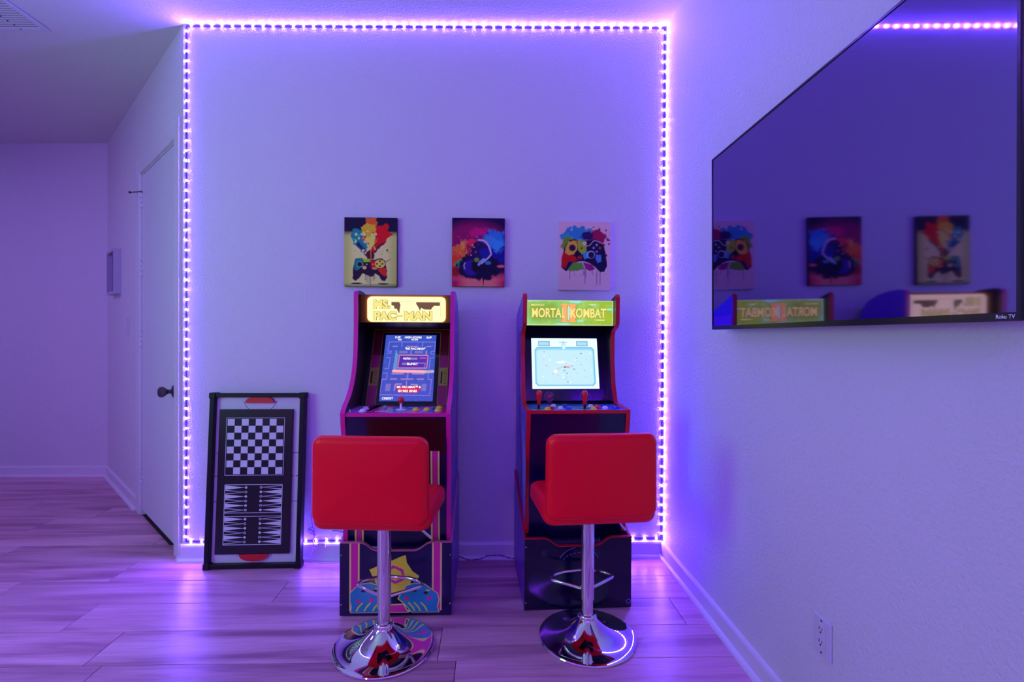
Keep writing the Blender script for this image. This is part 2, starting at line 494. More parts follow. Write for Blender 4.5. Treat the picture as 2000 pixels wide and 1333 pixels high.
# door casing, door
AP = Plane((XL, 0, 0), (-dx, -dy, 0), (0, 0, 1))      # u grows toward the near corner; use negative u
def apx(s, z, h): x, y = aw(s, h); return (x, y, z)
def abox(mb, s0, s1, z0, z1, h0, h1, mi=0):
    vs = [apx(s, z, h) for z in (z0, z1) for s, h in ((s0, h0), (s1, h0), (s1, h1), (s0, h1))]
    return mb.add(vs, [[3, 2, 1, 0], [4, 5, 6, 7], [0, 1, 5, 4], [1, 2, 6, 5], [2, 3, 7, 6], [3, 0, 4, 7]], mi)
casing = struct(abox(abox(abox(MB(), 0.022, D0+0.004, 0.0, DTOP+0.085, 0, 0.016), D1-0.004, 1.03, 0.0, DTOP+0.085, 0, 0.016),
     D0+0.004, D1-0.004, DTOP-0.004, DTOP+0.085, 0, 0.016).build('trim_1', M_trim, bevel=0.003))
abox(abox(abox(MB(), D0-0.002, D0+0.010, 0, DTOP, -0.11, 0.0), D1-0.012, D1+0.002, 0, DTOP, -0.11, 0.0), D0, D1, DTOP-0.012, DTOP+0.001, -0.11, 0.0).build('door_jamb', M_trim, casing)
door = empty('door_1', (*aw(D1-0.015, 0), 0)); struct(door)
dl = Matrix.Translation(Vector((*aw(D1-0.015, 0), 0))).inverted()
def dloc(o):
    o.data.transform(dl); o.parent = door; return o
dloc(abox(MB(), D0+0.013, D1-0.015, 0.030, DTOP-0.016, -0.036, -0.001).build('door_slab', M_door, bevel=0.0015))
for hz in (1.990, 1.560, 1.115, 0.665 - 0.42):
    x, y = aw(D1-0.012, 0.004)
    hg = MB()
    for q in range(3):
        hg.lathe([(0.0075, hz-0.045+q*0.031), (0.0075, hz-0.045+q*0.031+0.028)], (x, y, 0), 12)
    hg.lathe([(0.004, hz+0.047), (0.006, hz+0.05), (0.0, hz+0.056)], (x, y, 0), 10)
    abox(hg, D1-0.035, D1-0.014, hz-0.045, hz+0.045, -0.001, 0.0012)
    dloc(hg.build('hinge', M_plate, smooth=True))
# knob with rosette
kx = Vector((nx, ny, 0)); kp = Vector(apx(0.165, 0.845, 0))
def lathe_dir(mb, prof, c, d, seg=28):
    d = d.normalized(); u = d.cross(Vector((0, 0, 1))).normalized(); w_ = d.cross(u)
    n = len(prof); vs = []
    for r, h in prof:
        for k in range(seg):
            a = 2*math.pi*k/seg; vs.append(c+d*h+u*(r*math.cos(a))+w_*(r*math.sin(a)))
    fs = [[i*seg+k, i*seg+(k+1) % seg, (i+1)*seg+(k+1) % seg, (i+1)*seg+k] for i in range(n-1) for k in range(seg)]
    fs += [list(range(seg))[::-1], [(n-1)*seg+k for k in range(seg)]]
    return mb.add(vs, fs)
hd = lathe_dir(MB(), [(0.012, 0.006), (0.011, 0.028), (0.018, 0.036), (0.026, 0.046), (0.028, 0.056), (0.026, 0.066), (0.018, 0.072), (0.004, 0.074)], kp, kx)
hd = dloc(hd.build('door_handle', M_nickel, smooth=True))
rs = lathe_dir(MB(), [(0.033, -0.001), (0.032, 0.005), (0.024, 0.010), (0.010, 0.012)], kp, kx).build('rosette', M_nickel, smooth=True)
rs.data.transform(dl); rs.parent = hd
# hinge-pin door stop
st = MB().tube([apx(D1-0.012, 2.045, 0.006), apx(D1+0.030, 2.045, 0.035), apx(D1+0.055, 2.045, 0.050)], 0.0032, 8)
st.tube([apx(D1-0.03, 2.042, 0.010), apx(D1-0.012, 2.045, 0.006)], 0.004, 8)
lathe_dir(st, [(0.007, 0), (0.008, 0.006), (0.004, 0.010)], Vector(apx(D1+0.055, 2.045, 0.050)), Vector(apx(1, 0, 0.6))-Vector(apx(0, 0, 0)), 12)
dloc(st.build('door_stop', M_nickel, smooth=True))

# ------------------------------------------------------------------ LED strip
M_led = emat('led_glow', LED_COL, LED_POWER, linear=True)
M_tape = mat('strip_tape', (92, 70, 130), 0.5)
led_root = empty('led_strip_light', (XL+0.02, -0.003, 2.70))
tag(led_root, 'glowing purple-white LED strip outlining the back wall along ceiling, corners and baseboard', 'led strip')
O = Vector(led_root.location)
x0, x1 = XL+0.017, XR-0.010
def zt(x): return HC(x)-0.009
ZB = BH+0.012
paths = [((x0, ZB), (x0, zt(x0))), ((x0, zt(x0)), (x1, zt(x1))), ((x1, zt(x1)), (x1, ZB)), ((x0, ZB), (-0.70, ZB)), ((0.60, ZB), (x1, ZB))]
tape = MB(); leds = []
for (ax, az), (bx, bz) in paths:
    L = math.hypot(bx-ax, bz-az); tx, tz = (bx-ax)/L, (bz-az)/L
    wv = 0.004
    tape.add([(ax-tz*wv, -0.0005, az+tx*wv), (ax+tz*wv, -0.0005, az-tx*wv), (bx+tz*wv, -0.0005, bz-tx*wv), (bx-tz*wv, -0.0005, bz+tx*wv),
              (ax-tz*wv, -0.003, az+tx*wv), (ax+tz*wv, -0.003, az-tx*wv), (bx+tz*wv, -0.003, bz-tx*wv), (bx-tz*wv, -0.003, bz+tx*wv)],
             [[0, 1, 2, 3], [4, 7, 6, 5], [0, 4, 5, 1], [1, 5, 6, 2], [2, 6, 7, 3], [3, 7, 4, 0]])
    n = int(L/0.05)
    for q in range(n):
        t = 0.025+q*(L-0.05)/max(1, n-1)
        leds.append((ax+tx*t, az+tz*t))
for i in range(len(tape.v)): tape.v[i] = tuple(Vector(tape.v[i])-O)
tape.build('tape', M_tape, led_root)
chip = None
for lx, lz in leds:
    if chip is None:
        chip = MB().lathe([(0.0043, 0.0), (0.0043, -0.0009), (0.0036, -0.0018), (0.0, -0.0021)], (0, 0, 0), 8, 'y').build('led', M_led, led_root)
        o = chip
    else:
        o = chip.copy(); COL.objects.link(o)
    o.location = Vector((lx, -0.003, lz))-O

# ------------------------------------------------------------------ arcade cabinets
def side_fn(x0): return lambda p, t: (x0+t, p[0], p[1])
def offset_path(path, d):
    """offset a 2D open path to its left by d"""
    out = []
    P = [Vector(p) for p in path]
    for i in range(len(P)):
        t = (P[min(i+1, len(P)-1)]-P[max(i-1, 0)]).normalized()
        out.append((P[i].x-t.y*d, P[i].y+t.x*d))
    return out
def cabinet(name, label, loc, rz, prof, nfront, col_edge, m_side, m_riser, sidecol, lip):
    root = empty(name, loc, rz); tag(root, label, 'arcade machine', 'arcade machines against the back wall')
    W, T = 0.22, 0.016
    for sgn in (-1, 1):
        xa = -W if sgn < 0 else W-T
        sp = MB().prism(prof, side_fn(xa), 0, T)
        sp.m[1 if sgn < 0 else 0] = 1
        sp = sp.build('side_panel', [m_side[0], M_ink2], root)
        path = prof[:nfront]
        o_in = offset_path(path, -0.0035); o_out = offset_path(path, 0.0018)
        mb = MB(); xs = (xa-0.0012, xa+T+0.0012); n = len(path)
        for i in range(n-1):
            q = [o_out[i], o_out[i+1], o_in[i+1], o_in[i]]
            mb.prism(q, side_fn(xs[0]), 0, xs[1]-xs[0])
        mb.build('edge_molding', col_edge, root)
    return root, W, T
zb = 0.30

def riser(root, col_edge, m_face, m_side, sq=1.0):
    RW = 0.227
    # front with a dip in the middle of its top edge
    top = [(RW, 0.300), (0.145, 0.300), (0.125, 0.294), (0.095, 0.272), (0.075, 0.266), (-0.075, 0.266), (-0.095, 0.272), (-0.125, 0.294), (-0.145, 0.300), (-RW, 0.300)]
    outline = [(-RW, 0.004), (RW, 0.004)]+top
    fr = MB().prism(outline, lambda p, t: (p[0], t, p[1]), 0, 0.014).build('riser_front', m_face, root)
    mb = MB()
    up = [(x, z+0.0035) for x, z in top]
    for i in range(len(top)-1):
        mb.prism([top[i], top[i+1], up[i+1], up[i]], lambda p, t: (p[0], t, p[1]), -0.001, 0.015)
    mb.build('riser_molding', col_edge, root)
    for sgn in (-1, 1):
        xa = -RW if sgn < 0 else RW-0.0062
        pr = [(0.0145, 0.004), (0.485, 0.004), (0.485, 0.46), (0.455, 0.46), (0.035, 0.304), (0.0145, 0.300)]
        MB().prism(pr, side_fn(xa), 0, 0.006).build('riser_side', m_side, root)
        e = [(0.0145, 0.300), (0.035, 0.304), (0.455, 0.46), (0.485, 0.46)]
        eo = offset_path(e, 0.002); mb = MB()
        for i in range(3): mb.prism([e[i], e[i+1], eo[i+1], eo[i]], side_fn(xa-0.002), 0, 0.0095)
        mb.build('edge_molding', col_edge, root)
    return fr
def screws(root, pts):
    for x, z in pts:
        MB().lathe([(0.0032, 0.0), (0.0026, -0.0014), (0, -0.002)], (x, 0, z), 10, 'y').build('screw', M_chrome, root)

def front_box(root, lipy, zl, ybot, edge, m_face):
    """control deck lip, lower front panel, back, top"""
    Wi = 0.22-0.016
    MB().box((-Wi, lipy, zl-0.014), (Wi, lipy+0.02, zl)).build('deck_lip', edge, root)
    p = [(lipy+0.006, zl-0.0145), (ybot+0.006, 0.27), (ybot+0.018, 0.27), (lipy+0.018, zl-0.0145)]
    fp = MB().prism(p, lambda q, t: (t, q[0], q[1]), -Wi+.0002, Wi-.0002).build('front_panel', m_face, root)
    return fp
def button(root, x, y, z, m, r=0.0115, pl_m=None):
    b = MB().lathe([(r*1.28, 0.0), (r*1.28, 0.003), (r*1.05, 0.0055), (r*0.98, 0.0045)], (x, y, z), 20).build('button', m, root, smooth=True)
    MB().lathe([(r*0.92, 0.0045), (r*0.92, 0.009), (r*0.75, 0.0105), (0, 0.0108)], (x, y, z), 20).build('plunger', m, b, smooth=True)
    return b

M_mag = mat('magenta_molding', (226, 24, 150), 0.38)
M_pink = mat('pink_print', (232, 40, 150), 0.35)
M_cream = mat('cream_print', (250, 226, 130), 0.35)
M_yel = mat('yellow_print', (246, 236, 60), 0.35)
M_teal = mat('teal_print', (28, 150, 178), 0.35)
M_gold = mat('gold_line', (176, 140, 60), 0.4)
M_olive = mat('olive_print', (150, 150, 50), 0.45)
M_ink = mat('ink_black', (12, 8, 14), 0.4)
M_white = mat('white_print', (235, 235, 240), 0.35)
M_navy = mat('navy_gloss', (12, 8, 64), 0.2)
M_maroon = mat('maroon_gloss', (46, 4, 18), 0.25)
M_purp = mat('purple_laminate', (112, 60, 196), 0.3)
M_btny = mat('yellow_plastic', (250, 226, 70), 0.3)
M_btnw = mat('white_plastic', (236, 230, 244), 0.3)
M_btnr = mat('red_plastic', (232, 18, 34), 0.25, coat=0.4)
M_btnb = mat('blue_plastic', (30, 60, 220), 0.3)
M_glass = mat('black_glass', (6, 5, 38), 0.12)

M_ink2 = mat('inner_black', (8, 6, 30), 0.3)
# ---- first cabinet: magenta edges
profA = [(.030, .300), (.012, .68), (-.016, .795), (-.020, .832), (-.008, .845), (.013, .861), (.045, .877), (.071, .895), (.100, .920), (.124, .950), (.143, .980), (.156, 1.012),
         (.166, 1.05), (.172, 1.10), (.178, 1.19), (.174, 1.325), (.182, 1.340), (.215, 1.347), (.28, 1.345), (.35, 1.332), (.42, 1.305), (.465, 1.262), (.485, 1.20), (.487, .300)]
A, W, T = cabinet('arcade_machine', 'arcade machine with magenta edges and cream lit sign, behind the left stool', (-.379, -.530, 0), 0.0,
                  profA, 17, M_mag, [M_purp], M_navy, None, None)
Wi = W-T
fpA = front_box(A, -.016, .832, .034, M_mag, M_navy)
# back and top
MB().prism([(.475, .30), (.484, .30), (.482, 1.20), (.473, 1.20)], lambda q, t: (t, q[0], q[1]), -Wi, Wi).build('back_panel', M_blacksoft, A)
MB().prism([(.225, 1.330), (.28, 1.335), (.35, 1.322), (.42, 1.295), (.465, 1.252), (.478, 1.20), (.47, 1.20), (.455, 1.248), (.415, 1.285), (.35, 1.31), (.28, 1.322), (.225, 1.318)],
           lambda q, t: (t, q[0], q[1]), -Wi, Wi).build('top_panel', M_blacksoft, A)
# sign box
M_brown = mat('sign_surround', (130, 92, 14), 0.4, spec=.2)  # brown carries the sign's glow spilling onto the panel
sgn_panel = MB().prism([(.226, 1.205), (.222, 1.330), (.234, 1.330), (.238, 1.205)], lambda q, t: (t, q[0], q[1]), -Wi+.0003, Wi-.0003).build('sign_panel', M_brown, A)
plS = Plane((0.0, .2265, 1.2085), (1, 0, 0), (0, -.004, .125))
M_sign = emat('sign_cream', (255, 238, 170), 1.35)
M_signy = emat('sign_yellow', (250, 238, 120), 1.0)
M_signb = emat('sign_brown', (120, 88, 20), 0.8)
M_signo = emat('sign_outline', (140, 104, 40), 0.7)
def k3(x, y): return ((x-1012)/1425*.350+.002, (560-y)/460*.113)      # zoom coords of the photo sign
outline = rrect(*k3(300, 560), *k3(1725, 100), 0.020, 6)
mb = MB(); n = len(outline)
mb.add([plS.p(u, v, .0004) for u, v in outline]+[plS.p(u, v, .005) for u, v in outline], [[i+n for i in range(n)]])
mb.add([plS.p(u, v, .0004) for u, v in outline]+[plS.p(u, v, .005) for u, v in outline], [[i, (i+1) % n, (i+1) % n+n, i+n] for i in range(n)], 1)
sign = mb.build('marquee', [M_sign, emat('sign_edge_glow', (255, 214, 60), 7.0)], A)  # rim emission added to light the panel around the sign
shp = [(1, [k3(*q) for q in ((738, 198), (885, 198), (905, 250), (890, 330), (885, 410), (865, 380), (835, 320), (790, 320), (790, 280), (770, 260), (738, 260))], 1),
       (1, [k3(*q) for q in ((1190, 198), (1625, 198), (1625, 265), (1520, 262), (1480, 300), (1462, 335), (1335, 330), (1280, 300), (1260, 360), (1235, 300), (1190, 230))], 1)]
for pts in (((735, 180), (1190, 180)), ((1190, 180), (1640, 180)), ((1640, 180), (1640, 470)), ((400, 190), (400, 540))):
    (xa, ya), (xb, yb) = pts
    shp.append((2, [k3(xa-2, ya-2), k3(xb+2, ya-2), k3(xb+2, yb+2), k3(xa-2, yb+2)], 1))
for q in shp: decal('sign_gap' if q[0] == 1 else 'sign_line', plS, [q], [M_sign, M_signb, M_signo], sign, .0054)  # brown background gaps and thin outlines of the sign artwork
for nm, s_, (xa, ya, xb, yb) in (('lettering', 'MS.', (420, 155, 720, 320)), ('lettering', 'PAC', (425, 365, 830, 530)), ('lettering', '-', (850, 440, 930, 470)), ('lettering', 'MAN', (975, 365, 1480, 530))):
    (ua, va), (ub, vb) = k3(xa, yb), k3(xb, ya)
    text(nm, s_, M_signo, sign, plS, ua-.0015, va-.0012, ub-ua+.003, vb-va+.0024, .085, .0060)
    text(nm, s_, M_signy, sign, plS, ua, va, ub-ua, vb-va, .045, .0064)
# panel under the sign
MB().prism([(.226, 1.2045), (.414, 1.178), (.424, 1.185), (.236, 1.2045)], lambda q, t: (t, q[0], q[1]), -Wi+.0003, Wi-.0003).build('speaker_panel', M_ink, A)
# bezel
bz0 = Vector((0, .235, .83)); bz1 = Vector((0, .417, 1.188))
plB = Plane(bz0, (1, 0, 0), bz1-bz0)
bl = (bz1-bz0).length
bez = MB().add([plB.p(-Wi, 0, 0), plB.p(Wi, 0, 0), plB.p(Wi, bl, 0), plB.p(-Wi, bl, 0), plB.p(-Wi, 0, -.01), plB.p(Wi, 0, -.01), plB.p(Wi, bl, -.01), plB.p(-Wi, bl, -.01)],
     [[0, 1, 2, 3], [7, 6, 5, 4], [0, 4, 5, 1], [1, 5, 6, 2], [2, 6, 7, 3], [3, 7, 4, 0]]).build('screen_bezel', M_ink, A)
M_magb = mat('magenta_bezel', (150, 10, 92), 0.3)
M_marb = mat('maroon_bezel', (92, 8, 26), 0.3)
bw = .183
shp = [(2, rect(-bw, .0, bw, bl-.012), 0), (1, rect(-bw, .0, bw, bl*.62), 1)]
shp += [(2, rect(-bw, bl*.62, bw, bl-.012), 1)]
shp += frame_shapes(0, -bw, .0, bw, bl-.012, .0022, 2)
shp += [(3, rect(-.1405, .0, .1405, .372), 3)]+frame_shapes(0, -.1405, -.001, .1405, .372, .0022, 4)
for sg in (-1, 1):
    a, b = sorted((sg*.1415, sg*.182))
    shp += [(4, rect(a, .095, b, .185), 4)]+frame_shapes(0, a, .095, b, .185, .0018, 5)
    for q in range(6): shp.append((3, rect(a+.022, .105+q*.012, a+.036, .107+q*.012), 6))
    shp.append((3, rect(a+.008, .105, a+.015, .165), 6))
decal('bezel_art', plB, shp, [M_gold, M_magb, M_marb, M_glass, M_olive], bez)
# screen picture
S = Paint(126, 170, (120, 0, 1010, 1090))
S.c[:] = lin((58, 84, 196))
S.blend(np.clip((S.Y-500)/900, 0, .35), (84, 70, 200))
S.blend(np.clip((S.noise(26, 3)-.55)*1.2, 0, .25), (90, 120, 225))
wl = (176, 140, 236); pk = (196, 134, 190)
def Lq(pts, t=7, col=wl): S.line([(x, y-125) for x, y in pts], t, col)
Lq([(190, 245), (1000, 245), (990, 410), (935, 405), (930, 450), (990, 450)]); Lq([(190, 245), (180, 405), (240, 405), (238, 440), (178, 440)])
for xx in (415, 775): Lq([(xx, 245), (xx, 330)], 18, (130, 110, 210))
for a, b, y in ((260, 335, 322), (500, 700, 322), (850, 925, 322), (290, 480, 780), (640, 840, 780), (275, 380, 865), (455, 655, 865), (725, 835, 865)):
    Lq([(a, y), (b, y)], 16, pk)
Lq([(165, 515), (235, 515), (225, 695), (155, 695)]); Lq([(990, 515), (925, 515), (918, 700)])
Lq([(145, 770), (212, 770), (208, 870), (135, 870), (120, 1115), (955, 1125), (970, 870), (910, 870), (912, 770)])
Lq([(560, 780), (560, 850)], 22, (150, 120, 205)); Lq([(325, 400), (325, 470), (310, 690)], 26, (110, 140, 205)); Lq([(345, 460), (340, 700)], 40, (104, 150, 205))
Lq([(395, 420), (510, 420)], 40, (122, 116, 190)); Lq([(665, 420), (775, 420)], 40, (122, 116, 190)); Lq([(585, 390), (585, 450)], 14, pk); Lq([(850, 400), (850, 460)], 18, pk)
S.poly([(375, 345), (885, 355), (880, 560), (370, 560)], (88, 44, 176))
Lq([(388, 470), (885, 475), (875, 685), (378, 685), (388, 470)], 12, (246, 150, 170))
Lq([(750, 520), (850, 520)], 16, (190, 110, 200)); Lq([(590, 530), (690, 530)], 34, (128, 140, 200)); Lq([(460, 615), (530, 615)], 34, (118, 130, 200)); Lq([(740, 605), (845, 605), (835, 660)], 18, (128, 120, 205))
Lq([(310, 735), (880, 745)], 46, (255, 176, 190)); Lq([(880, 745), (985, 740)], 46, (190, 170, 200))
Lq([(205, 945), (290, 945)], 0, pk)
S.poly([(205, 815), (292, 815), (284, 930), (200, 930)], (124, 112, 200)); S.poly([(815, 815), (892, 815), (888, 930), (806, 930)], (124, 112, 200))
Lq([(355, 1040), (368, 945), (470, 945)], 18, pk); Lq([(550, 900), (550, 960)], 12, pk); Lq([(630, 950), (740, 955)], 18, pk)
S.poly([(390, 850), (800, 855), (795, 900), (740, 960), (415, 955)], (206, 36, 96), soft=14)
sw, sh = .243, .339
plC = Plane(plB.p(-sw/2-.003, .018, .0022), (1, 0, 0), bz1-bz0)
scrA = S.mesh('screen', plC, sw, sh, attr_mat('screen_blue', emit=1.0, rough=.2), A, hh=0.0)
M_txw = emat('pixel_white', (255, 250, 240), 1.2)
def sx(x): return (x-120)/890*sw
def sy(y): return sh-(y-125)/1090*sh
for s_, xa, xb, ya, yb in (('1UP', 285, 380, 150, 185), ('HIGH SCORE', 455, 750, 150, 185), ('2UP', 835, 930, 150, 185), ('00', 340, 400, 190, 220), ('8130', 575, 690, 190, 220),
        ('"MS PAC-MAN"', 475, 830, 342, 380), ('WITH', 455, 580, 512, 550), ('BLINKY', 535, 725, 598, 635), ('MS. PAC-MAN™ &', 395, 800, 972, 1012), ('©1982 BNEI', 420, 735, 1035, 1075), ('CREDIT', 165, 350, 1152, 1190)):
    text('lettering', s_, M_txw, scrA, plC, sx(xa), sy(yb), sx(xb)-sx(xa), sy(ya)-sy(yb), .03, .0008)
# control deck
deck = MB().box((-Wi, -.0155, .820), (Wi, .245, .8315)).build('control_deck', M_navy, A)
plD = Plane((0, 0, .8315), (1, 0, 0), (0, 1, 0))
shp = [(1, rect(-.13, .0, .204, .20), 0), (2, [(-.13, 0), (-.06, 0), (-.02, .20), (-.13, .20)], 1), (2, [(.03, 0), (.085, 0), (.13, .20), (.09, .20)], 1),
       (0, [(.085, 0), (.10, 0), (.145, .20), (.13, .20)], 1), (2, [(.15, 0), (.204, 0), (.204, .2), (.19, .2)], 1), (0, rect(-.204, .0, -.15, .2), 1), (3, [(-.15, 0), (-.13, 0), (-.10, .2), (-.15, .2)], 1)]
decal('deck_art', plD, shp, [mat('deck_lilac', (190, 120, 230), .25), mat('deck_blue', (70, 84, 190), .22), mat('deck_pink', (196, 40, 140), .25), mat('deck_navy', (22, 18, 90), .25)], deck)
text('lettering', 'CREDIT', M_white, deck, plD, -.092, .01, .05, .03, .02, .0022)
for bx, by, m, r in ((-.144, .030, M_btnw, .0125), (-.149, .098, M_btnw, .0115), (.068, .071, M_btny, .012), (.114, .071, M_btny, .012), (.164, .050, M_btny, .0135), (.162, .125, M_btny, .0135)):
    button(A, bx, by, .832, m, r)
button(A, -.194, .019, .832, M_btnw, .003); button(A, -.074, .130, .832, mat('clear_plastic', (150, 150, 210), .2), .009)
j = MB().lathe([(.022, 0), (.022, .0015), (.006, .004), (.0048, .006), (.0048, .03), (0, .031)], (.003, .085, .832), 20).build('joystick', M_btnw, A, smooth=True)
MB().lathe([(0, .026)]+[(.0135*math.sin(t), .0405-.0145*math.cos(t)) for t in [math.pi*k/12 for k in range(1, 12)]]+[(0, .055)], (.003, .085, .832), 22).build('ball_top', M_btnr, j, smooth='all')
for xx in (.0, .036):
    decal('arrow_mark', plD, [(0, rect(xx-.012, .143, xx+.012, .149), 0), (0, rect(xx-.003, .134, xx+.003, .158), 0)], [M_white], deck, .0012)
# front stripes
plF = Plane((0, -.010, .8175), (1, 0, 0), (0, -.05, .5475))
fl = math.hypot(.05, .5475)
def fz(z): return (z-.8175)*1.004
for xa in (-.176, .138):
    shp = []
    for a, b, mi in ((0, .0365, 0), (.0, .0075, 1), (.0290, .0365, 1), (.0075, .0095, 2), (.0270, .0290, 2)):
        shp.append((mi, rect(xa+a, fz(.275), xa+b, fz(.675)), 0 if mi == 0 else 1 if mi == 1 else 2))
    decal('stripe', plF, shp, [M_pink, M_cream, mat('dark_pink', (150, 16, 110), .35)], fpA, .0005)
decal('panel_tint', plF, [(0, rect(-.12, fz(.66), Wi-.004, fz(.81)), 0)], [M_maroon], fpA, .0003)
# riser
rA = riser(A, mat('salmon_molding', (214, 120, 150), .4), M_navy, mat('riser_side_violet', (96, 40, 200), .3))
plR = Plane((0, 0, 0), (1, 0, 0), (0, 0, 1))
def kr(x, y): return ((x-785)/990*.454, (749-y)/654*.300)       # photo zoom coordinates of the stand front
def krp(pts): return [kr(*p) for p in pts]
shp = []
for xl, xr in ((375, 465), (1105, 1192)):
    shp += [(0, krp([(xl, 700), (xr, 700), (xr, 92), (xl, 92)]), 0), (1, krp([(xl, 700), (xl+15, 700), (xl+15, 92), (xl, 92)]), 1), (1, krp([(xr-15, 700), (xr, 700), (xr, 92), (xr-15, 92)]), 1)]
# plain generic shapes in place of the printed figures
yel_peak = [(552, 330), (640, 292), (690, 240), (752, 250), (830, 215), (872, 202), (882, 270), (930, 345), (992, 390), (968, 438), (920, 430), (900, 560), (640, 560), (600, 430), (575, 385)]
shp += [(1, krp([(395, 712), (1165, 712), (1165, 690), (395, 690)]), 1), (2, krp(yel_peak), 2)]
shp += [(0, krp([(700, 330), (760, 292), (850, 330), (870, 420), (780, 460), (700, 420)]), 3), (2, krp([(720, 350), (770, 318), (830, 350), (845, 405), (780, 432), (722, 405)]), 4)]
lefth = [(390, 712), (398, 660), (385, 610), (385, 540), (420, 500), (470, 462), (560, 450), (640, 480), (680, 540), (690, 640), (660, 712)]
righth = [(1165, 712), (1150, 660), (1165, 600), (1150, 545), (1100, 510), (1040, 465), (950, 455), (880, 480), (840, 540), (810, 590), (870, 640), (930, 712)]
def swell(pts, k):
    cx = sum(p[0] for p in pts)/len(pts); cy = sum(p[1] for p in pts)/len(pts)
    return [(cx+(x-cx)*k, min(716, cy+(y-cy)*k)) for x, y in pts]
for hh_ in (lefth, righth):
    shp += [(1, krp(swell(hh_, 1.06)), 5), (3, krp(hh_), 6)]
shp += [(0, krp([(700, 712), (730, 650), (850, 645), (890, 712)]), 5), (1, krp([(688, 716), (722, 640), (858, 634), (902, 716)]), 4)]
for bx, sgn in ((430, 1), (500, 1), (575, 1), (960, -1), (1010, -1), (1070, -1)):
    shp.append((2, krp([(bx, 700), (bx+sgn*20, 660), (bx+sgn*60, 620), (bx+sgn*68, 628), (bx+sgn*32, 668), (bx+sgn*14, 702)]), 7))
for bx, by in ((455, 610), (570, 600), (880, 590), (1080, 590)):
    shp.append((0, krp(ell(bx, by, 24, 18, 10)), 7))
for bx, by in ((500, 520), (600, 520), (950, 520), (1050, 540)):
    shp.append((4, krp(ell(bx, by, 22, 12, 8)), 7)); shp.append((2, krp(ell(bx+20, by-22, 22, 8, 8)), 7))
decal('front_art', plR, shp, [M_pink, M_cream, M_yel, M_teal, M_ink], rA, .0004, .00015)
screws(A, [(-.221, .252), (.221, .250), (-.221, .05), (.221, .05)])
# side art, on both sides
def side_art(root, sgn, shapes, mats):
    pl = Plane((sgn*W, 0, 0), (0, sgn, 0), (0, 0, 1))
    q = [(mi, [(y*sgn, z) for y, z in pts], ly) for mi, pts, ly in shapes]
    decal('side_art', pl, q, mats, root, .0006)
shpA = [(0, rect(.20, 1.165, .485, 1.18), 0), (0, rect(.20, 1.115, .485, 1.125), 0), (0, rect(.20, 1.165, .21, 1.12), 0),
        (1, [(.24, 1.10), (.33, 1.08), (.30, .92), (.22, .93)], 0), (0, [(.36, 1.08), (.45, 1.02), (.42, .90), (.34, .95)], 1),
        (0, [(.13, .93), (.48, .99), (.48, .97), (.13, .91)], 2), (1, [(.10, .86), (.20, .88), (.24, .70), (.12, .66)], 0), (0, [(.22, .90), (.30, .86), (.34, .60), (.25, .58)], 1),
        (1, [(.34, .84), (.46, .88), (.44, .62), (.36, .64)], 1), (0, [(.07, .62), (.46, .74), (.46, .725), (.10, .59)], 2), (2, [(.08, .50), (.20, .52), (.24, .42), (.10, .38)], 0), (2, [(.28, .56), (.42, .58), (.44, .46), (.3, .44)], 0)]
for sg in (-1, 1): side_art(A, sg, shpA, [mat('side_pink', (206, 70, 190), .35), mat('side_mauve', (160, 110, 200), .35), mat('side_blue', (70, 60, 220), .35)])

# ---- second cabinet: red edges
M_redm = mat('red_molding', (206, 16, 40), 0.35)
profB = [(.068, .300), (.055, .60), (.012, .790), (.008, .836), (.10, .838), (.188, .843), (.200, .862), (.228, .925), (.248, 1.05), (.246, 1.150), (.236, 1.172), (.186, 1.190), (.172, 1.206), (.168, 1.325), (.178, 1.338),
         (.487, 1.252), (.487, .300)]
B, W, T = cabinet('arcade_machine', 'arcade machine with red edges and green lit sign, behind the right stool', (.375, -.496, 0), math.radians(2.3),
                  profB, 15, M_redm, [mat('blue_violet_laminate', (64, 50, 200), .25)], M_navy, None, None)
fpB = front_box(B, .010, .836, .070, M_redm, M_navy)
MB().prism([(.475, .30), (.484, .30), (.482, 1.235), (.473, 1.235)], lambda q, t: (t, q[0], q[1]), -Wi, Wi).build('back_panel', M_blacksoft, B)
MB().prism([(.228, 1.312), (.484, 1.240), (.482, 1.228), (.228, 1.300)], lambda q, t: (t, q[0], q[1]), -Wi, Wi).build('top_panel', M_blacksoft, B)
MB().prism([(.222, 1.196), (.350, 1.196), (.362, 1.204), (.222, 1.204)], lambda q, t: (t, q[0], q[1]), -Wi+.0003, Wi-.0003).build('speaker_panel', M_ink, B)
# lit sign, filling the width
G = Paint(176, 54, (170, 140, 1750, 605))
G.c[:] = lin((150, 215, 110))
G.blend(np.clip((G.X-700)/900, 0, 1), (170, 196, 40)); G.blend(np.clip((330-G.X)/260, 0, .8), (150, 226, 170))
G.blend(np.clip((G.noise(90, 4)-.45)*2.0, 0, .45), (120, 190, 70)); G.blend(np.clip((G.noise(120, 8)-.6)*3, 0, .5), (214, 224, 130))
for cx, cy, rx, ry in ((1080, 165, 110, 26), (850, 580, 120, 24), (1150, 520, 60, 18), (760, 500, 50, 14), (320, 160, 100, 10), (1690, 300, 60, 22)):
    G.ellipse(cx, cy, rx, ry, (150, 240, 226), soft=.5, rough=.5, seed=int(cx), sc=40)
G.poly([(1290, 205), (1470, 215), (1390, 235)], (214, 244, 214)); G.poly([(1410, 492), (1610, 492), (1600, 512), (1440, 508)], (250, 250, 150))
G.poly([(170, 140), (190, 140), (185, 605), (170, 605)], (214, 250, 226)); G.poly([(1738, 140), (1750, 140), (1750, 605), (1738, 605)], (236, 250, 200))
G.poly([(170, 585), (1750, 592), (1750, 605), (170, 605)], (206, 236, 160)); G.poly([(170, 140), (1750, 140), (1750, 150), (170, 150)], (206, 236, 160))
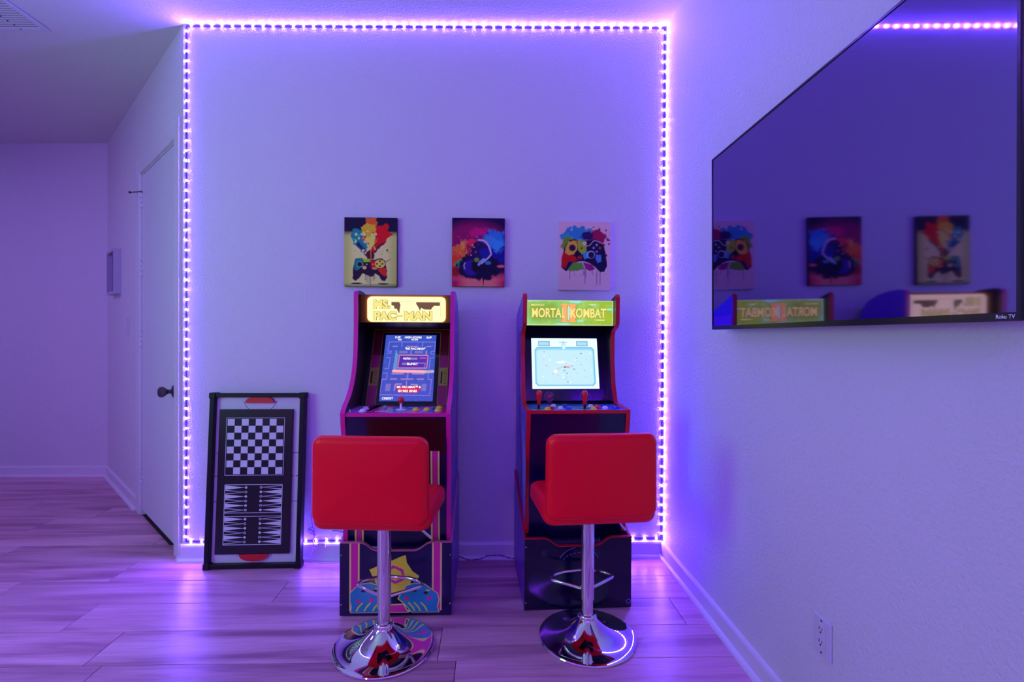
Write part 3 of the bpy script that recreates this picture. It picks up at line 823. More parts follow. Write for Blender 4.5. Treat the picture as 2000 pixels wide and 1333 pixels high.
G.poly([(215, 190), (720, 180), (820, 520), (300, 540), (215, 400)], (140, 178, 60), soft=120)
plG = Plane((-Wi, .2195, 1.197), (1, 0, 0), (0, 0, .116))
sbk = MB().box((-Wi+.0003, .2205, 1.197), (Wi-.0003, .2275, 1.313)).build('sign_panel', M_ink, B)
signB = G.mesh('marquee', plG, 2*Wi, .116, attr_mat('sign_green', emit=1.0, rough=.3), B, hh=.0)
def kg(x, y): return ((x-170)/1580*2*Wi, (605-y)/465*.116)
M_sgl = emat('sign_letter', (255, 236, 130), 1.0); M_sgo = emat('sign_letter_shadow', (150, 118, 44), .8)
M_org = emat('sign_orange', (252, 178, 96), 1.0); M_orgd = emat('sign_orange_dark', (196, 110, 50), .8); M_cy = emat('sign_aqua', (180, 244, 220), 1.0)
for s_, xa, xb, bold in (('MORTA', 285, 815, .03), ('KOMBAT', 975, 1625, .03)):
    (ua, va), (ub, vb) = kg(xa, 462), kg(xb, 285)
    text('lettering', s_, M_sgo, signB, plG, ua+.0008, va-.0012, ub-ua, vb-va, .05, .0008)
    text('lettering', s_, M_sgl, signB, plG, ua, va, ub-ua, vb-va, bold, .0024)
text('lettering', 'L', M_sgl, signB, plG, kg(830, 0)[0], kg(0, 462)[1], .010, kg(0, 285)[1]-kg(0, 462)[1], .03, .0016)
text('lettering', 'MIDWAY', M_sgl, signB, plG, kg(270, 0)[0], kg(0, 250)[1], .062, .010, .02, .0016)
def kgp(p): return [kg(*q) for q in p]
num = []
for lyr, g, mi in ((0, 6, 1), (1, 0, 0)):
    for xa, xb in ((825, 915), (965, 1070)):
        num.append((mi, kgp([(xa-g, 545), (xb+g, 545), (xb+g, 205), (xa-g, 205)]), lyr))
    num += [(mi, kgp([(785-g, 215+g), (1105+g, 215+g), (1080+g, 240+g), (810-g, 240+g)]), lyr), (mi, kgp([(785-g, 540+g), (1105+g, 540+g), (1080, 515-g), (810, 515-g)]), lyr)]
num.append((2, kgp([(928, 500), (952, 510), (965, 400), (962, 250), (940, 240), (925, 300)]), 2))
decal('numeral_art', plG, num, [M_org, M_orgd, M_cy], signB, .0010, .0003)
# bezel
bz0 = Vector((0, .276, .842)); bz1 = Vector((0, .366, 1.200))
plB = Plane(bz0, (1, 0, 0), bz1-bz0); bl = (bz1-bz0).length
bez = MB().add([plB.p(-Wi, 0, 0), plB.p(Wi, 0, 0), plB.p(Wi, bl, 0), plB.p(-Wi, bl, 0), plB.p(-Wi, 0, -.01), plB.p(Wi, 0, -.01), plB.p(Wi, bl, -.01), plB.p(-Wi, bl, -.01)],
     [[0, 1, 2, 3], [7, 6, 5, 4], [0, 4, 5, 1], [1, 5, 6, 2], [2, 6, 7, 3], [3, 7, 4, 0]]).build('screen_bezel', M_glass, B)
S = Paint(168, 128, (215, 512, 912, 1020))
S.c[:] = lin((226, 250, 252))
bl_ = (128, 196, 232)
def rp(x0, y0, x1, y1, r=26):
    return [(x0+r, y0), (x1-r, y0), (x1, y0+r), (x1, y1-r), (x1-r, y1), (x0+r, y1), (x0, y1-r), (x0, y0+r)]
S.poly(rp(248, 602, 878, 992), (96, 178, 206)); S.poly(rp(256, 610, 868, 984, 22), (134, 206, 236)); S.poly(rp(266, 630, 858, 978, 18), (190, 226, 248), soft=14)
for xa in (290, 692):
    S.poly([(xa-3, 540), (xa+120, 540), (xa+120, 592), (xa-3, 592)], (110, 160, 190)); S.poly([(xa+4, 548), (xa+112, 550), (xa+112, 585), (xa+4, 585)], (168, 212, 236))
S.line([(510, 554), (592, 554)], 7, (120, 170, 190)); S.line([(552, 540), (552, 575)], 9, (140, 190, 205)); S.ellipse(555, 590, 22, 34, (206, 238, 250)); S.line([(535, 610), (540, 570), (560, 566), (575, 585)], 5, (120, 170, 200))
r_ = np.random.default_rng(2)
for k in range(46):
    x_, y_ = (r_.normal(555, 120), r_.normal(810, 80)) if k < 30 else (r_.uniform(290, 850), r_.uniform(650, 970))
    if 280 < x_ < 850 and 640 < y_ < 970:
        S.ellipse(x_, y_, r_.uniform(4, 12), r_.uniform(3, 6), [(110, 130, 150), (232, 150, 150), (250, 250, 255), (170, 200, 220), (236, 244, 252)][k % 5])
S.line([(455, 850), (490, 820), (540, 800)], 6, (232, 160, 150)); S.ellipse(462, 846, 18, 14, (240, 246, 252)); S.ellipse(590, 804, 30, 9, (240, 150, 140)); S.ellipse(560, 803, 16, 6, (60, 60, 70)); S.ellipse(520, 756, 44, 10, (246, 250, 255))
plC = Plane(plB.p(-.1615, .056, .0022), (1, 0, 0), bz1-bz0)
scrB = S.mesh('screen', plC, .323, .2475, attr_mat('screen_white', emit=1.15, rough=.2), B, hh=0)
# bezel print
def kb(x, y): return ((x-563)/5.127/971.5*2.36, (1020-y)/5.127/971.5*2.35+.056)
shp = []
M_ringw = mat('grey_print', (120, 110, 150), .3); M_dred = mat('dark_red_print', (120, 14, 50), .3); M_dblue = mat('dim_blue_print', (40, 30, 110), .3)
for cx in (390, 752):
    u, v = kb(cx, 1098)
    shp += [(0, arc_band(u, v, .0235, .003, 10, 330, 22), 1), (1, ell(u, v, .0195, n=20), 0)]
    # emblem: the coiled beast's head in profile, as a plain silhouette
    shp += [(2, [(u-.012, v-.004), (u-.006, v+.003), (u-.010, v+.012), (u+.002, v+.010), (u+.010, v+.013), (u+.014, v+.004), (u+.009, v+.003), (u+.013, v-.004), (u+.004, v-.001), (u+.001, v-.009), (u-.004, v-.003)], 2)]
for q in range(6):
    a = kb(490+q*3, 1050+q*17); b = kb(640-q*6, 1056+q*17)
    shp.append((3, rect(a[0], b[1], b[0], b[1]+.0016), 1))
for xa, xb in ((150, 330), (825, 1000)):
    a, b = kb(xa, 1108), kb(xb, 1100)
    shp.append((1, rect(a[0], a[1], b[0], b[1]), 1))
decal('bezel_art', plB, shp, [M_ringw, M_dred, mat('emblem_rose', (170, 60, 110), .3), M_dblue], bez)
# control deck
deck = MB().box((-Wi, .0105, .822), (Wi, .280, .8365)).build('control_deck', mat('deck_cobalt', (38, 88, 200), .22), B)
plD = Plane((0, 0, .8365), (1, 0, 0), (0, 1, 0))
shp = [(0, [(-.204, .012), (-.12, .012), (-.09, .25), (-.204, .25)], 0), (1, [(-.05, .012), (.03, .012), (.05, .12), (-.02, .14)], 0), (2, [(.08, .012), (.204, .012), (.204, .12), (.12, .16)], 0), (3, rect(-.204, .19, .204, .27), 1)]
decal('deck_art', plD, shp, [mat('deck_sky', (40, 120, 216), .2), mat('deck_aqua', (60, 140, 226), .2), mat('deck_violet', (96, 84, 220), .2), M_navy], deck)
for jx, jy in ((-.162, .062), (.036, .056)):
    j = MB().lathe([(.024, 0), (.023, .0014), (.007, .004), (.0052, .006), (.0052, .022), (0, .023)], (jx, jy, .8372), 20).build('joystick', M_blacksoft, B, smooth=True)
    MB().lathe([(0, .016), (.0065, .017), (.0075, .022), (.0100, .040), (.0128, .056), (.0135, .064), (.0120, .071), (.0075, .0755), (0, .077)], (jx, jy, .8372), 22).build('bat_top', M_btnr, j, smooth='all')
M_btnp = mat('indigo_plastic', (60, 44, 190), .3)
for bx, by, m in ((-.108, .052, M_btnr), (-.090, .112, M_btnw), (-.130, .012 + .010, M_btny), (-.070, .050, M_btnw), (-.039, .030, M_btnb), (-.044, .103, M_btnp), (.073, .099, M_btnw), (.100, .092, M_btnr),
                  (.066, .022, M_btny), (.091, .052, M_btnr), (.124, .051, M_btnw), (.166, .090, M_btnp), (.153, .030, M_btnb), (.180, .052, M_btnp)):
    button(B, bx, by, .837, m, .0108)
decal('deck_gloss_line', plD, [(0, rect(-Wi, .0106, Wi, .0135), 2)], [M_btnw], deck)
# maker's mark low on the front panel
plF = Plane((0, .0165, .8215), (1, 0, 0), (0, -.060, .5515))
def fz2(z): return (z-.8215)*1.006
shp = [(0, arc_band(-.078, fz2(.345), .0165, .0022, 20, 350, 20, .55), 0), (0, [(-.088, fz2(.337)), (-.084, fz2(.356)), (-.080, fz2(.344)), (-.074, fz2(.357)), (-.070, fz2(.335)), (-.074, fz2(.335)), (-.0755, fz2(.349)), (-.081, fz2(.337)), (-.084, fz2(.348)), (-.086, fz2(.337))], 1),
       (0, arc_band(-.068, fz2(.346), .0095, .0022, -80, 90, 12), 1)]
decal('emblem', plF, shp, [M_white], fpB, .0005)
text('lettering', 'MIDWAY', M_white, fpB, plF, -.055, fz2(.348), .055, .011, .03, .0006)
text('lettering', 'CLASSIC ARCADE', M_white, fpB, plF, -.055, fz2(.334), .112, .0115, .03, .0006)
rB = riser(B, M_redm, mat('stand_navy', (8, 8, 46), .14), mat('riser_side_violet', (96, 40, 200), .3))
plR = Plane((0, 0, 0), (1, 0, 0), (0, 0, 1))
def kq(x, y): return ((x-584)/948*.454, (690-y)/640*.300)
shp = [(0, [kq(*q) for q in arc_band(590, 290, 185, 5, -158, -100, 14, .88)], 0), (0, [kq(*q) for q in arc_band(590, 290, 185, 4, -60, -22, 14, .88)], 0)]
for k in range(6):
    a = -150+k*14
    shp.append((0, [kq(*q) for q in arc_band(590, 300, 165, 6, a, a+8, 3, .75)], 0))
shp += [(0, [kq(*q) for q in arc_band(1033, 630, 21, 5, 0, 360, 16)], 0)]
decal('front_art', plR, shp, [mat('pale_line', (120, 120, 190), .3)], rB, .0004)
screws(B, [(-.221, .268), (-.221, .035)])
shpB = [(0, rect(.19, 1.19, .48, 1.325-.08), 0), (1, rect(.262, .98, .30, 1.17), 0), (1, rect(.33, .32, .35, 1.17), 0), (2, rect(.42, .32, .44, 1.17), 0), (3, [(.03, .62), (.16, .80), (.17, .70), (.10, .34), (.05, .34)], 0), (1, [(.2, .5), (.3, .9), (.32, .6), (.26, .34)], 1)]
for sg in (-1, 1): side_art(B, sg, shpB, [mat('side_violet', (120, 60, 210), .3), mat('side_indigo', (44, 30, 160), .3), mat('side_lilac', (150, 110, 230), .3), mat('side_sky', (80, 140, 250), .25)])

# ------------------------------------------------------------------ bar stools
def cushion(mb, w, h, t, rc, re, place, puff=0.006, seg=8):
    """rounded pad; outline in the (u, v) plane, thickness along n; place(u, v, n) -> 3D"""
    rings = []
    prof = [(re*(1-math.sin(a)), -(t/2-re)-re*math.cos(a)) for a in [math.pi/2*k/5 for k in range(6)]]
    prof += [(re*(1-math.sin(a)), (t/2-re)-re*math.cos(a)) for a in [math.pi/2+math.pi/2*k/5 for k in range(6)]]
    def ring(ins, n):
        return [(u, v, n) for u, v in rrect(-w/2+ins, -h/2+ins, w/2-ins, h/2-ins, max(rc-ins, .004), seg)]
    inner = [0.75, 0.45, 0.15]
    st = []
    m = min(w, h)/2
    for f in inner[::-1]: st.append(ring(re+(m-re)*(1-f)*0.9, -t/2-puff*(1-f*f)))
    for i, n in prof: st.append(ring(i, n))
    for f in inner: st.append(ring(re+(m-re)*(1-f)*0.9, t/2+puff*(1-f*f)))
    N = len(st[0]); vs = [place(*p) for r in st for p in r]
    fs = [[i*N+k, i*N+(k+1) % N, (i+1)*N+(k+1) % N, (i+1)*N+k] for i in range(len(st)-1) for k in range(N)]
    fs += [list(range(N))[::-1], [(len(st)-1)*N+k for k in range(N)]]
    mb.add(vs, fs)
def make_stool(loc, rz, label):
    r = empty('bar_stool', loc, rz); tag(r, label, 'bar stool', 'red bar stools in front of the arcade machines')
    # trumpet base
    prof = [(0.0, .0), (.180, .0), (.183, .002), (.184, .005), (.182, .0085), (.175, .0105)]
    for k in range(1, 15):
        t = k/14; rr = .175+(.036-.175)*t; prof.append((rr, .0105+.052*(t**2.6)+.012*t))
    prof += [(.034, .078), (0, .078)]
    MB().lathe(prof, (0, 0, 0.0003), 96).build('base', M_chrome, r, smooth=True)
    col = MB().lathe([(.032, .074), (.034, .076), (.034, .088), (.031, .092), (.024, .094), (.0, .094)], (0, 0, 0), 40).build('collar', M_chrome, r, smooth=True)
    nt = MB()
    for k in range(16):
        a = 2*math.pi*k/16
        nt.tube([(.0338*math.cos(a), .0338*math.sin(a), .077), (.0338*math.cos(a), .0338*math.sin(a), .087)], .0022, 6)
    nt.build('knurl', M_chrome, col)
    MB().lathe([(.0215, .090), (.0215, .20), (0, .20)], (0, 0, 0), 40).build('inner_column', M_chrome, r, smooth=True)
    MB().lathe([(.0225, .148), (.0255, .1485), (.0255, .455), (.03, .470), (.03, .482), (0, .482)], (0, 0, 0), 40).build('column_sleeve', M_chrome, r, smooth=True)
    fz_ = .190
    pts = [(-.020, .006, fz_-.004), (-.07, .036, fz_-.002), (-.118, .066, fz_), (-.124, .080, fz_), (-.120, .094, fz_), (-.10, .115, fz_), (-.06, .134, fz_), (0, .142, fz_),
           (.06, .134, fz_), (.10, .115, fz_), (.120, .094, fz_), (.124, .080, fz_), (.118, .066, fz_), (.07, .036, fz_-.002), (.020, .006, fz_-.004)]
    MB().tube(pts, .0068, 10).build('footrest', M_chrome, r, smooth=True)
    MB().box((-.09, -.09, .478), (.09, .09, .490)).build('mounting_plate', M_blacksoft, r, bevel=.003)
    MB().box((-.170, -.110, .4880), (.170, .150, .4925)).build('seat_underside', M_blacksoft, r, bevel=.004)
    MB().tube([(.03, -.03, .474), (.09, .0, .462), (.13, .03, .425), (.165, .05, .385)], [.0045, .0045, .0048, .0055], 8).build('lever', M_chrome, r, smooth=True)
    # seat
    st = MB()
    cushion(st, .405, .350, .078, .045, .030, lambda u, v, n: (u, v-.006, .530+n*(1.0+.0*v)-max(0, v-.10)*.30*(1 if n < 0 else .55)), .008)
    st.build('seat', M_vinyl, r, smooth='all')
    bk = MB()
    def pb(u, v, n):
        z = .664+v; s = (v+.15)/.30
        y = -.178-.020*s*s + .030*(u/.2)**2*(0.4+0.6*s) + n
        return (u*(1-.01*s), y, z)
    cushion(bk, .395, .298, .052, .038, .024, pb, .005)
    bk.build('backrest', M_vinyl, r, smooth='all')
    return r
s1 = make_stool((-.385, -.728, 0), math.radians(-4), 'red vinyl bar stool on chrome base in front of the magenta-edged arcade machine')
s2_ = copy_tree(s1); s2_['label'] = 'red vinyl bar stool on chrome base in front of the red-edged arcade machine'
s2_.location = (.376, -.686, 0); s2_.rotation_euler = (0, 0, math.radians(4.5)); s2_.scale = (1, 1, 1)

# ------------------------------------------------------------------ leaning game board
g = empty('game_board', (-1.152, -.104, 0.0)); tag(g, 'black-framed tabletop hockey board with chess and backgammon panel, leaning on the wall', 'game board')
BW, BHH = .460, .853
tilt = math.asin(min(.99, (.104-.048)/BHH))
plg = Plane((-BW/2-.004, .0, .0035), (1, .02, 0), (0.0, math.sin(tilt), math.cos(tilt)))
def gb(mb, u0, v0, u1, v1, h0, h1, mi=0):
    vs = [plg.p(u, v, h) for h in (h0, h1) for u, v in ((u0, v0), (u1, v0), (u1, v1), (u0, v1))]
    return mb.add(vs, [[3, 2, 1, 0], [4, 5, 6, 7], [0, 1, 5, 4], [1, 2, 6, 5], [2, 3, 7, 6], [3, 0, 4, 7]], mi)
M_field = mat('white_laminate', (214, 222, 220), .25)
gb(MB(), .02, .02, BW-.02, BHH-.02, -.030, -.018).build('playfield', M_field, g)
for u0, v0, u1, v1 in ((0, 0, .022, BHH), (BW-.022, 0, BW, BHH)):
    gb(MB(), u0, v0, u1, v1, -.034, .012).build('side_rail', M_blacksoft, g, bevel=.002)
for u0, v0, u1, v1 in ((.022, 0, BW-.022, .020), (.022, BHH-.020, BW-.022, BHH)):
    gb(MB(), u0, v0, u1, v1, -.034, .009).build('end_rail', M_blacksoft, g, bevel=.002)
for u in (-.004, BW-.028):
    for v in (-.0030, BHH-.026):
        gb(MB(), u, v, u+.032, v+.029, -.036, .014).build('corner_block', M_blacksoft, g, bevel=.003)
M_redg = mat('red_goal', (216, 18, 40), .45, noise=(160, .25)); M_bl = mat('blue_line', (40, 110, 150), .4)
def kgb(x, y):     # zoom of the photo -> board coordinates
    t = (y-100)/(1280-100); xl = 93+(32-93)*t; xr = 716+(683-716)*t
    return ((x-xl)/(xr-xl)*BW, BHH*(1-t))
for top in (1, 0):
    if top: c = kgb(408, 168); sgn = 1
    else: c = kgb(360, 1192); sgn = -1
    o = [(c[0]+.070*math.cos(a), c[1]+sgn*.034*abs(math.sin(a))**.8) for a in [math.pi*k/18 for k in range(19)]]
    n = len(o)
    MB().add([plg.p(u, v, -.018) for u, v in o]+[plg.p(u, v, -.004) for u, v in o], [list(range(n))[::-1], [i+n for i in range(n)]]+[[i, (i+1) % n, (i+1) % n+n, i+n] for i in range(n)]).build('goal', M_redg, g)
plf = Plane(plg.p(0, 0, -.018), plg.x, plg.y)
shp = []
for y in (510, 840):
    a = kgb(100, y+3); shp.append((0, rect(.023, a[1]-.0016, BW-.023, a[1]+.0016), 0))
a = kgb(100, 671)
for k in range(18): shp.append((1, rect(.023+k*.0232, a[1]-.0022, .023+k*.0232+.013, a[1]+.0022), 0))
c = kgb(408, 118); shp.append((0, arc_band(c[0], c[1], .088, .003, 198, 342, 20), 0))
c = kgb(358, 1245); shp.append((0, arc_band(c[0], c[1], .088, .003, 18, 162, 20), 0))
decal('rink_lines', plf, shp, [M_bl, mat('red_line', (190, 30, 40), .4)], g, .0004)
pa, pb_ = kgb(98, 1190), kgb(630, 210)
p0 = kgb(98, 1190); p1 = kgb(603, 1185); p2 = kgb(632, 210); p3 = kgb(145, 212)
u0, u1, v0, v1 = (p0[0]+p3[0])/2, (p1[0]+p2[0])/2, p0[1], p3[1]
panel = gb(MB(), u0, v0, u1, v1, -.017, -.002).build('game_panel', mat('black_board', (12, 10, 26), .3), g, bevel=.0015)
plp = Plane(plg.p(u0, v0, -.002), plg.x, plg.y); pw, ph = u1-u0, v1-v0
M_bw = mat('board_white', (222, 232, 228), .35); M_bk = mat('board_black', (14, 12, 30), .3)
def kp_(x, y):
    u, v = kgb(x, y); return (u-u0, v-v0)
shp = []
ca = kp_(172, 660); cb = kp_(576, 270); ca = (kp_(183, 660)[0]-.005, ca[1]); cb = (kp_(576, 270)[0], cb[1])
cs = (cb[1]-ca[1]-.010)/8; cx0 = (ca[0]+cb[0])/2-4*cs; cy0 = ca[1]+.005
shp += frame_shapes(0, cx0-.006, cy0-.006, cx0+8*cs+.006, cy0+8*cs+.006, .0022, 0)
for i in range(8):
    for k in range(8):
        if (i+k) % 2 == 1: shp.append((0, rect(cx0+i*cs+.0004, cy0+k*cs+.0004, cx0+(i+1)*cs-.0004, cy0+(k+1)*cs-.0004), 0))
ba = kp_(146, 1128); bb = kp_(556, 722)
bx0 = cx0-.004; bx1 = cx0+8*cs+.004
shp += frame_shapes(0, bx0, ba[1], bx1, bb[1], .0028, 0)
mid = (ba[1]+bb[1])/2
for q in (mid-.0085, mid+.0085): shp.append((0, rect(bx0, q-.0012, bx1, q+.0012), 0))
for lo, hi in ((ba[1]+.004, mid-.011), (mid+.011, bb[1]-.004)):
    st_ = (hi-lo)/6
    for k in range(6):
        yc_ = lo+(k+.5)*st_
        for sd in (0, 1):
            e, tip = (bx0+.004, bx0+.100) if sd == 0 else (bx1-.004, bx1-.100)
            filled = (k % 2 == 1) if sd == 0 else (k % 2 == 0)
            if filled: shp.append((0, [(e, yc_-st_*.48), (tip, yc_), (e, yc_+st_*.48)], 0))
            else:
                for s_ in (-1, 1):
                    shp.append((0, [(e, yc_+s_*st_*.48), (e, yc_+s_*st_*.30), (tip, yc_-s_*.0002), (tip, yc_+s_*.0008)], 0))
            cxx = tip+(.004 if sd == 0 else -.004)
            shp.append((0, ell(cxx, yc_, .0062, n=12), 1))
            if not filled: shp.append((1, ell(cxx, yc_, .0036, n=10), 2))
decal('board_print', plp, shp, [M_bw, M_bk], panel, .0004, .0002)

# ------------------------------------------------------------------ canvas prints
def canvas(name, loc, w, h, label, P, gain, mside):
    r = empty(name, loc); tag(r, label, 'canvas print', 'canvas prints in a row above the arcade machines')
    MB().box((-w/2, -.024, -h/2), (w/2, 0, h/2)).build('stretched_canvas', mside, r, bevel=.002)
    P.mesh('print', Plane((-w/2+.001, -.024, -h/2+.001), (1, 0, 0), (0, 0, 1)), w-.002, h-.002, attr_mat('canvas_ink', rough=.65), r, hh=.0005, gain=gain)
    return r
WN = (104, 138)
# 1: controller with a colour burst rising out of it
P = Paint(*WN, (100, 118, 955, 1255))
P.c[:] = lin((196, 200, 160))
P.blend(np.clip((np.abs(P.X-527)-250)/200, 0, .7), (150, 168, 84)); P.blend(np.clip((430-P.Y)/90, 0, 1)**1.2, (22, 14, 60)); P.blend(np.clip((P.Y-1200)/60, 0, .6), (70, 90, 50))
P.poly([(440, 120), (620, 120), (640, 200), (610, 330), (430, 330), (440, 220)], (190, 86, 40), rough=34, seed=3, sc=40)
P.poly([(240, 310), (330, 300), (450, 380), (480, 560), (470, 700), (450, 760), (400, 690), (330, 620), (270, 540), (200, 440)], (24, 120, 150), rough=30, seed=4, sc=40)
P.poly([(280, 560), (330, 520), (440, 640), (480, 720), (480, 780), (440, 740), (370, 650)], (24, 40, 110), rough=18, seed=5, sc=30)
P.poly([(600, 260), (720, 240), (790, 210), (830, 260), (800, 330), (880, 370), (870, 420), (800, 430), (790, 500), (740, 560), (660, 600), (610, 690), (580, 780), (520, 790), (540, 600), (600, 450)], (186, 16, 30), rough=30, seed=6, sc=40)
P.poly([(700, 540), (790, 520), (700, 590), (640, 640), (600, 720), (580, 780), (545, 780), (590, 640)], (88, 16, 60), rough=14, seed=7, sc=30)
P.poly([(370, 290), (470, 220), (600, 230), (620, 380), (600, 500), (540, 620), (520, 560), (470, 480), (420, 420)], (206, 160, 50), rough=30, seed=8, sc=36)
P.poly([(430, 440), (600, 430), (580, 560), (530, 640), (480, 600)], (190, 200, 110), rough=26, seed=9, sc=30)
P.spots(26, 400, 340, 640, 740, 8, 26, [(240, 214, 150), (222, 200, 90), (236, 190, 170), (200, 60, 30)], 11)
P.spots(10, 250, 370, 440, 560, 10, 24, [(226, 214, 140), (190, 220, 190), (30, 160, 180)], 12)
P.spots(26, 150, 560, 900, 900, 2, 7, [(60, 40, 70), (150, 30, 40), (40, 90, 60)], 13)
P.poly([(455, 700), (520, 650), (590, 700), (580, 800), (470, 800)], (70, 16, 40), rough=10, seed=2, sc=30); P.line([(530, 660), (535, 780)], 14, (220, 120, 80))
P.poly([(280, 800), (380, 785), (460, 810), (600, 810), (700, 790), (770, 830), (790, 960), (800, 1100), (770, 1160), (715, 1160), (660, 1070), (600, 1040), (570, 1090), (520, 1090), (450, 1060), (400, 1040), (340, 1130), (280, 1165), (235, 1130), (240, 1010), (260, 880)], (36, 14, 60), rough=8, seed=14, sc=40)
P.poly([(270, 800), (400, 790), (400, 900), (340, 980), (260, 990)], (24, 110, 140), rough=16, seed=15, sc=30); P.poly([(380, 790), (520, 815), (540, 850), (420, 850)], (130, 190, 40), rough=8, seed=16)
P.poly([(520, 830), (610, 830), (620, 960), (540, 960)], (176, 20, 30), rough=12, seed=17); P.poly([(640, 960), (780, 950), (795, 1090), (740, 1080)], (190, 40, 24), rough=16, seed=18)
P.ellipse(352, 890, 56, 54, (90, 160, 170)); P.ellipse(352, 890, 42, 40, (16, 30, 50)); P.ellipse(682, 880, 84, 70, (220, 190, 100))
for a, b in ((682, 838), (682, 918), (632, 880), (722, 880)): P.ellipse(a, b, 17, 15, (40, 24, 30))
P.ellipse(430, 945, 32, 28, (226, 180, 120)); P.ellipse(595, 955, 44, 22, (214, 130, 80)); P.ellipse(470, 880, 22, 26, (20, 20, 40))
P.ellipse(466, 890, 9, 9, (220, 220, 230)); P.ellipse(568, 888, 9, 9, (230, 200, 190))
for x_, y_ in ((445, 1150), (470, 1190), (505, 1200), (530, 1235), (575, 1160), (597, 1130)): P.line([(x_, 1060), (x_, y_)], 8, (40, 24, 40))
P.ellipse(300, 1207, 92, 14, (40, 40, 50), soft=.4); P.ellipse(738, 1211, 90, 13, (40, 40, 50), soft=.4); P.ellipse(800, 655, 14, 18, (50, 10, 20)); P.line([(770, 855), (855, 800)], 8, (60, 20, 20))
GA = (1.9, 1.75, .8)
canvas('canvas_print', (-.6065, 0, 1.5685), .265, .350, 'canvas of a game controller under a rainbow burst on pale green, left of three', P, GA, mat('canvas_edge_dark', (40, 34, 60), .7))
# 2: headphones in coloured smoke
P = Paint(*WN, (110, 120, 955, 1250))
P.c[:] = lin((24, 6, 70))
P.ellipse(480, 520, 460, 300, (150, 16, 110), soft=.7); P.ellipse(300, 560, 240, 260, (130, 14, 96), soft=.6)
P.blend(np.clip((P.Y-1020)/120, 0, 1), (222, 130, 130)); P.blend(np.clip((P.Y-980)/200, 0, 1)*np.clip((np.abs(P.X-560)-180)/200, 0, 1), (176, 16, 92))
P.ellipse(560, 380, 150, 90, (186, 20, 120), soft=.6, rough=.5, seed=21, sc=60)
P.ellipse(760, 620, 330, 270, (20, 20, 150), soft=.25, rough=.35, seed=22, sc=80); P.ellipse(820, 470, 170, 160, (40, 130, 220), soft=.3, rough=.6, seed=23, sc=60); P.ellipse(700, 470, 90, 60, (60, 150, 216), soft=.4, rough=.6, seed=24, sc=40)
P.ellipse(830, 570, 110, 90, (50, 160, 236), soft=.5, rough=.7, seed=34, sc=40)
P.ellipse(250, 730, 200, 190, (222, 110, 46), soft=.3, rough=.6, seed=25, sc=60); P.ellipse(350, 580, 100, 90, (236, 160, 70), soft=.4, rough=.7, seed=26, sc=45); P.ellipse(180, 830, 120, 120, (206, 66, 24), soft=.4, rough=.6, seed=27, sc=40)
P.ellipse(500, 620, 170, 170, (150, 20, 70), soft=.4, rough=.4, seed=28, sc=50); P.ellipse(440, 520, 90, 60, (214, 40, 90), soft=.5, rough=.6, seed=29, sc=40)
P.ellipse(230, 890, 80, 80, (60, 176, 120), soft=.3, rough=.5, seed=30, sc=40); P.ellipse(180, 1000, 120, 70, (150, 20, 30), soft=.4, rough=.5, seed=31, sc=40)
P.ellipse(560, 930, 360, 210, (14, 8, 60), soft=.12, rough=.22, seed=32, sc=60)
P.ellipse(570, 660, 160, 170, (30, 14, 90), soft=.2); P.ellipse(640, 690, 90, 90, (26, 30, 150), soft=.5); P.ellipse(420, 940, 130, 130, (46, 26, 150), soft=.3); P.ellipse(500, 920, 80, 110, (16, 8, 40), soft=.4)
P.line([(535, 480), (600, 485), (660, 520), (700, 580), (725, 650), (735, 690)], 26, (196, 200, 236)); P.line([(545, 500), (610, 515), (660, 560)], 16, (90, 80, 160))
P.line([(740, 715), (700, 770), (640, 820), (580, 870)], 26, (170, 196, 236)); P.line([(620, 800), (560, 850), (540, 890)], 40, (110, 180, 226)); P.ellipse(690, 860, 50, 30, (60, 130, 196), soft=.4)
P.line([(310, 960), (300, 900), (320, 860)], 14, (190, 190, 236)); P.ellipse(365, 750, 46, 46, (30, 16, 70), soft=.3); P.ellipse(505, 810, 40, 36, (110, 160, 60), soft=.4)
P.spots(34, 120, 420, 560, 760, 3, 12, [(250, 190, 190), (240, 170, 90), (236, 90, 120)], 33)
P.poly([(590, 1080), (650, 1080), (625, 1160), (617, 1245), (610, 1245), (606, 1150)], (16, 8, 50)); P.ellipse(900, 915, 60, 24, (220, 110, 120), soft=.5, rough=.4, seed=35, sc=30)
canvas('canvas_print', (-.0615, 0, 1.573), .268, .350, 'canvas of headphones in blue and orange smoke on magenta, middle of three', P, (1.6, 1.15, .85), mat('canvas_edge_dark', (40, 34, 60), .7))
# 3: splattered controller on pale ground
P = Paint(*WN, (85, 95, 935, 1225))
P.c[:] = lin((205, 186, 205))
P.ellipse(390, 300, 190, 120, (40, 140, 196), soft=.15, rough=.6, seed=41, sc=60); P.ellipse(200, 350, 90, 50, (50, 150, 200), soft=.2, rough=.6, seed=42, sc=40); P.ellipse(345, 195, 34, 38, (40, 140, 196)); P.ellipse(150, 330, 34, 28, (50, 150, 200))
P.ellipse(590, 240, 60, 40, (60, 150, 206), soft=.2, rough=.5, seed=43, sc=30); P.ellipse(700, 360, 190, 120, (146, 20, 84), soft=.12, rough=.55, seed=44, sc=50); P.ellipse(560, 330, 110, 70, (40, 20, 96), soft=.2, rough=.4, seed=45, sc=40)
P.ellipse(240, 460, 110, 120, (96, 160, 40), soft=.15, rough=.5, seed=46, sc=40)
for x_, y_, r_ in ((655, 187, 12), (745, 242, 16), (860, 235, 16), (850, 310, 16), (890, 390, 20), (915, 460, 17), (870, 650, 18), (820, 480, 26)): P.ellipse(x_, y_, r_, r_, (140, 20, 70))
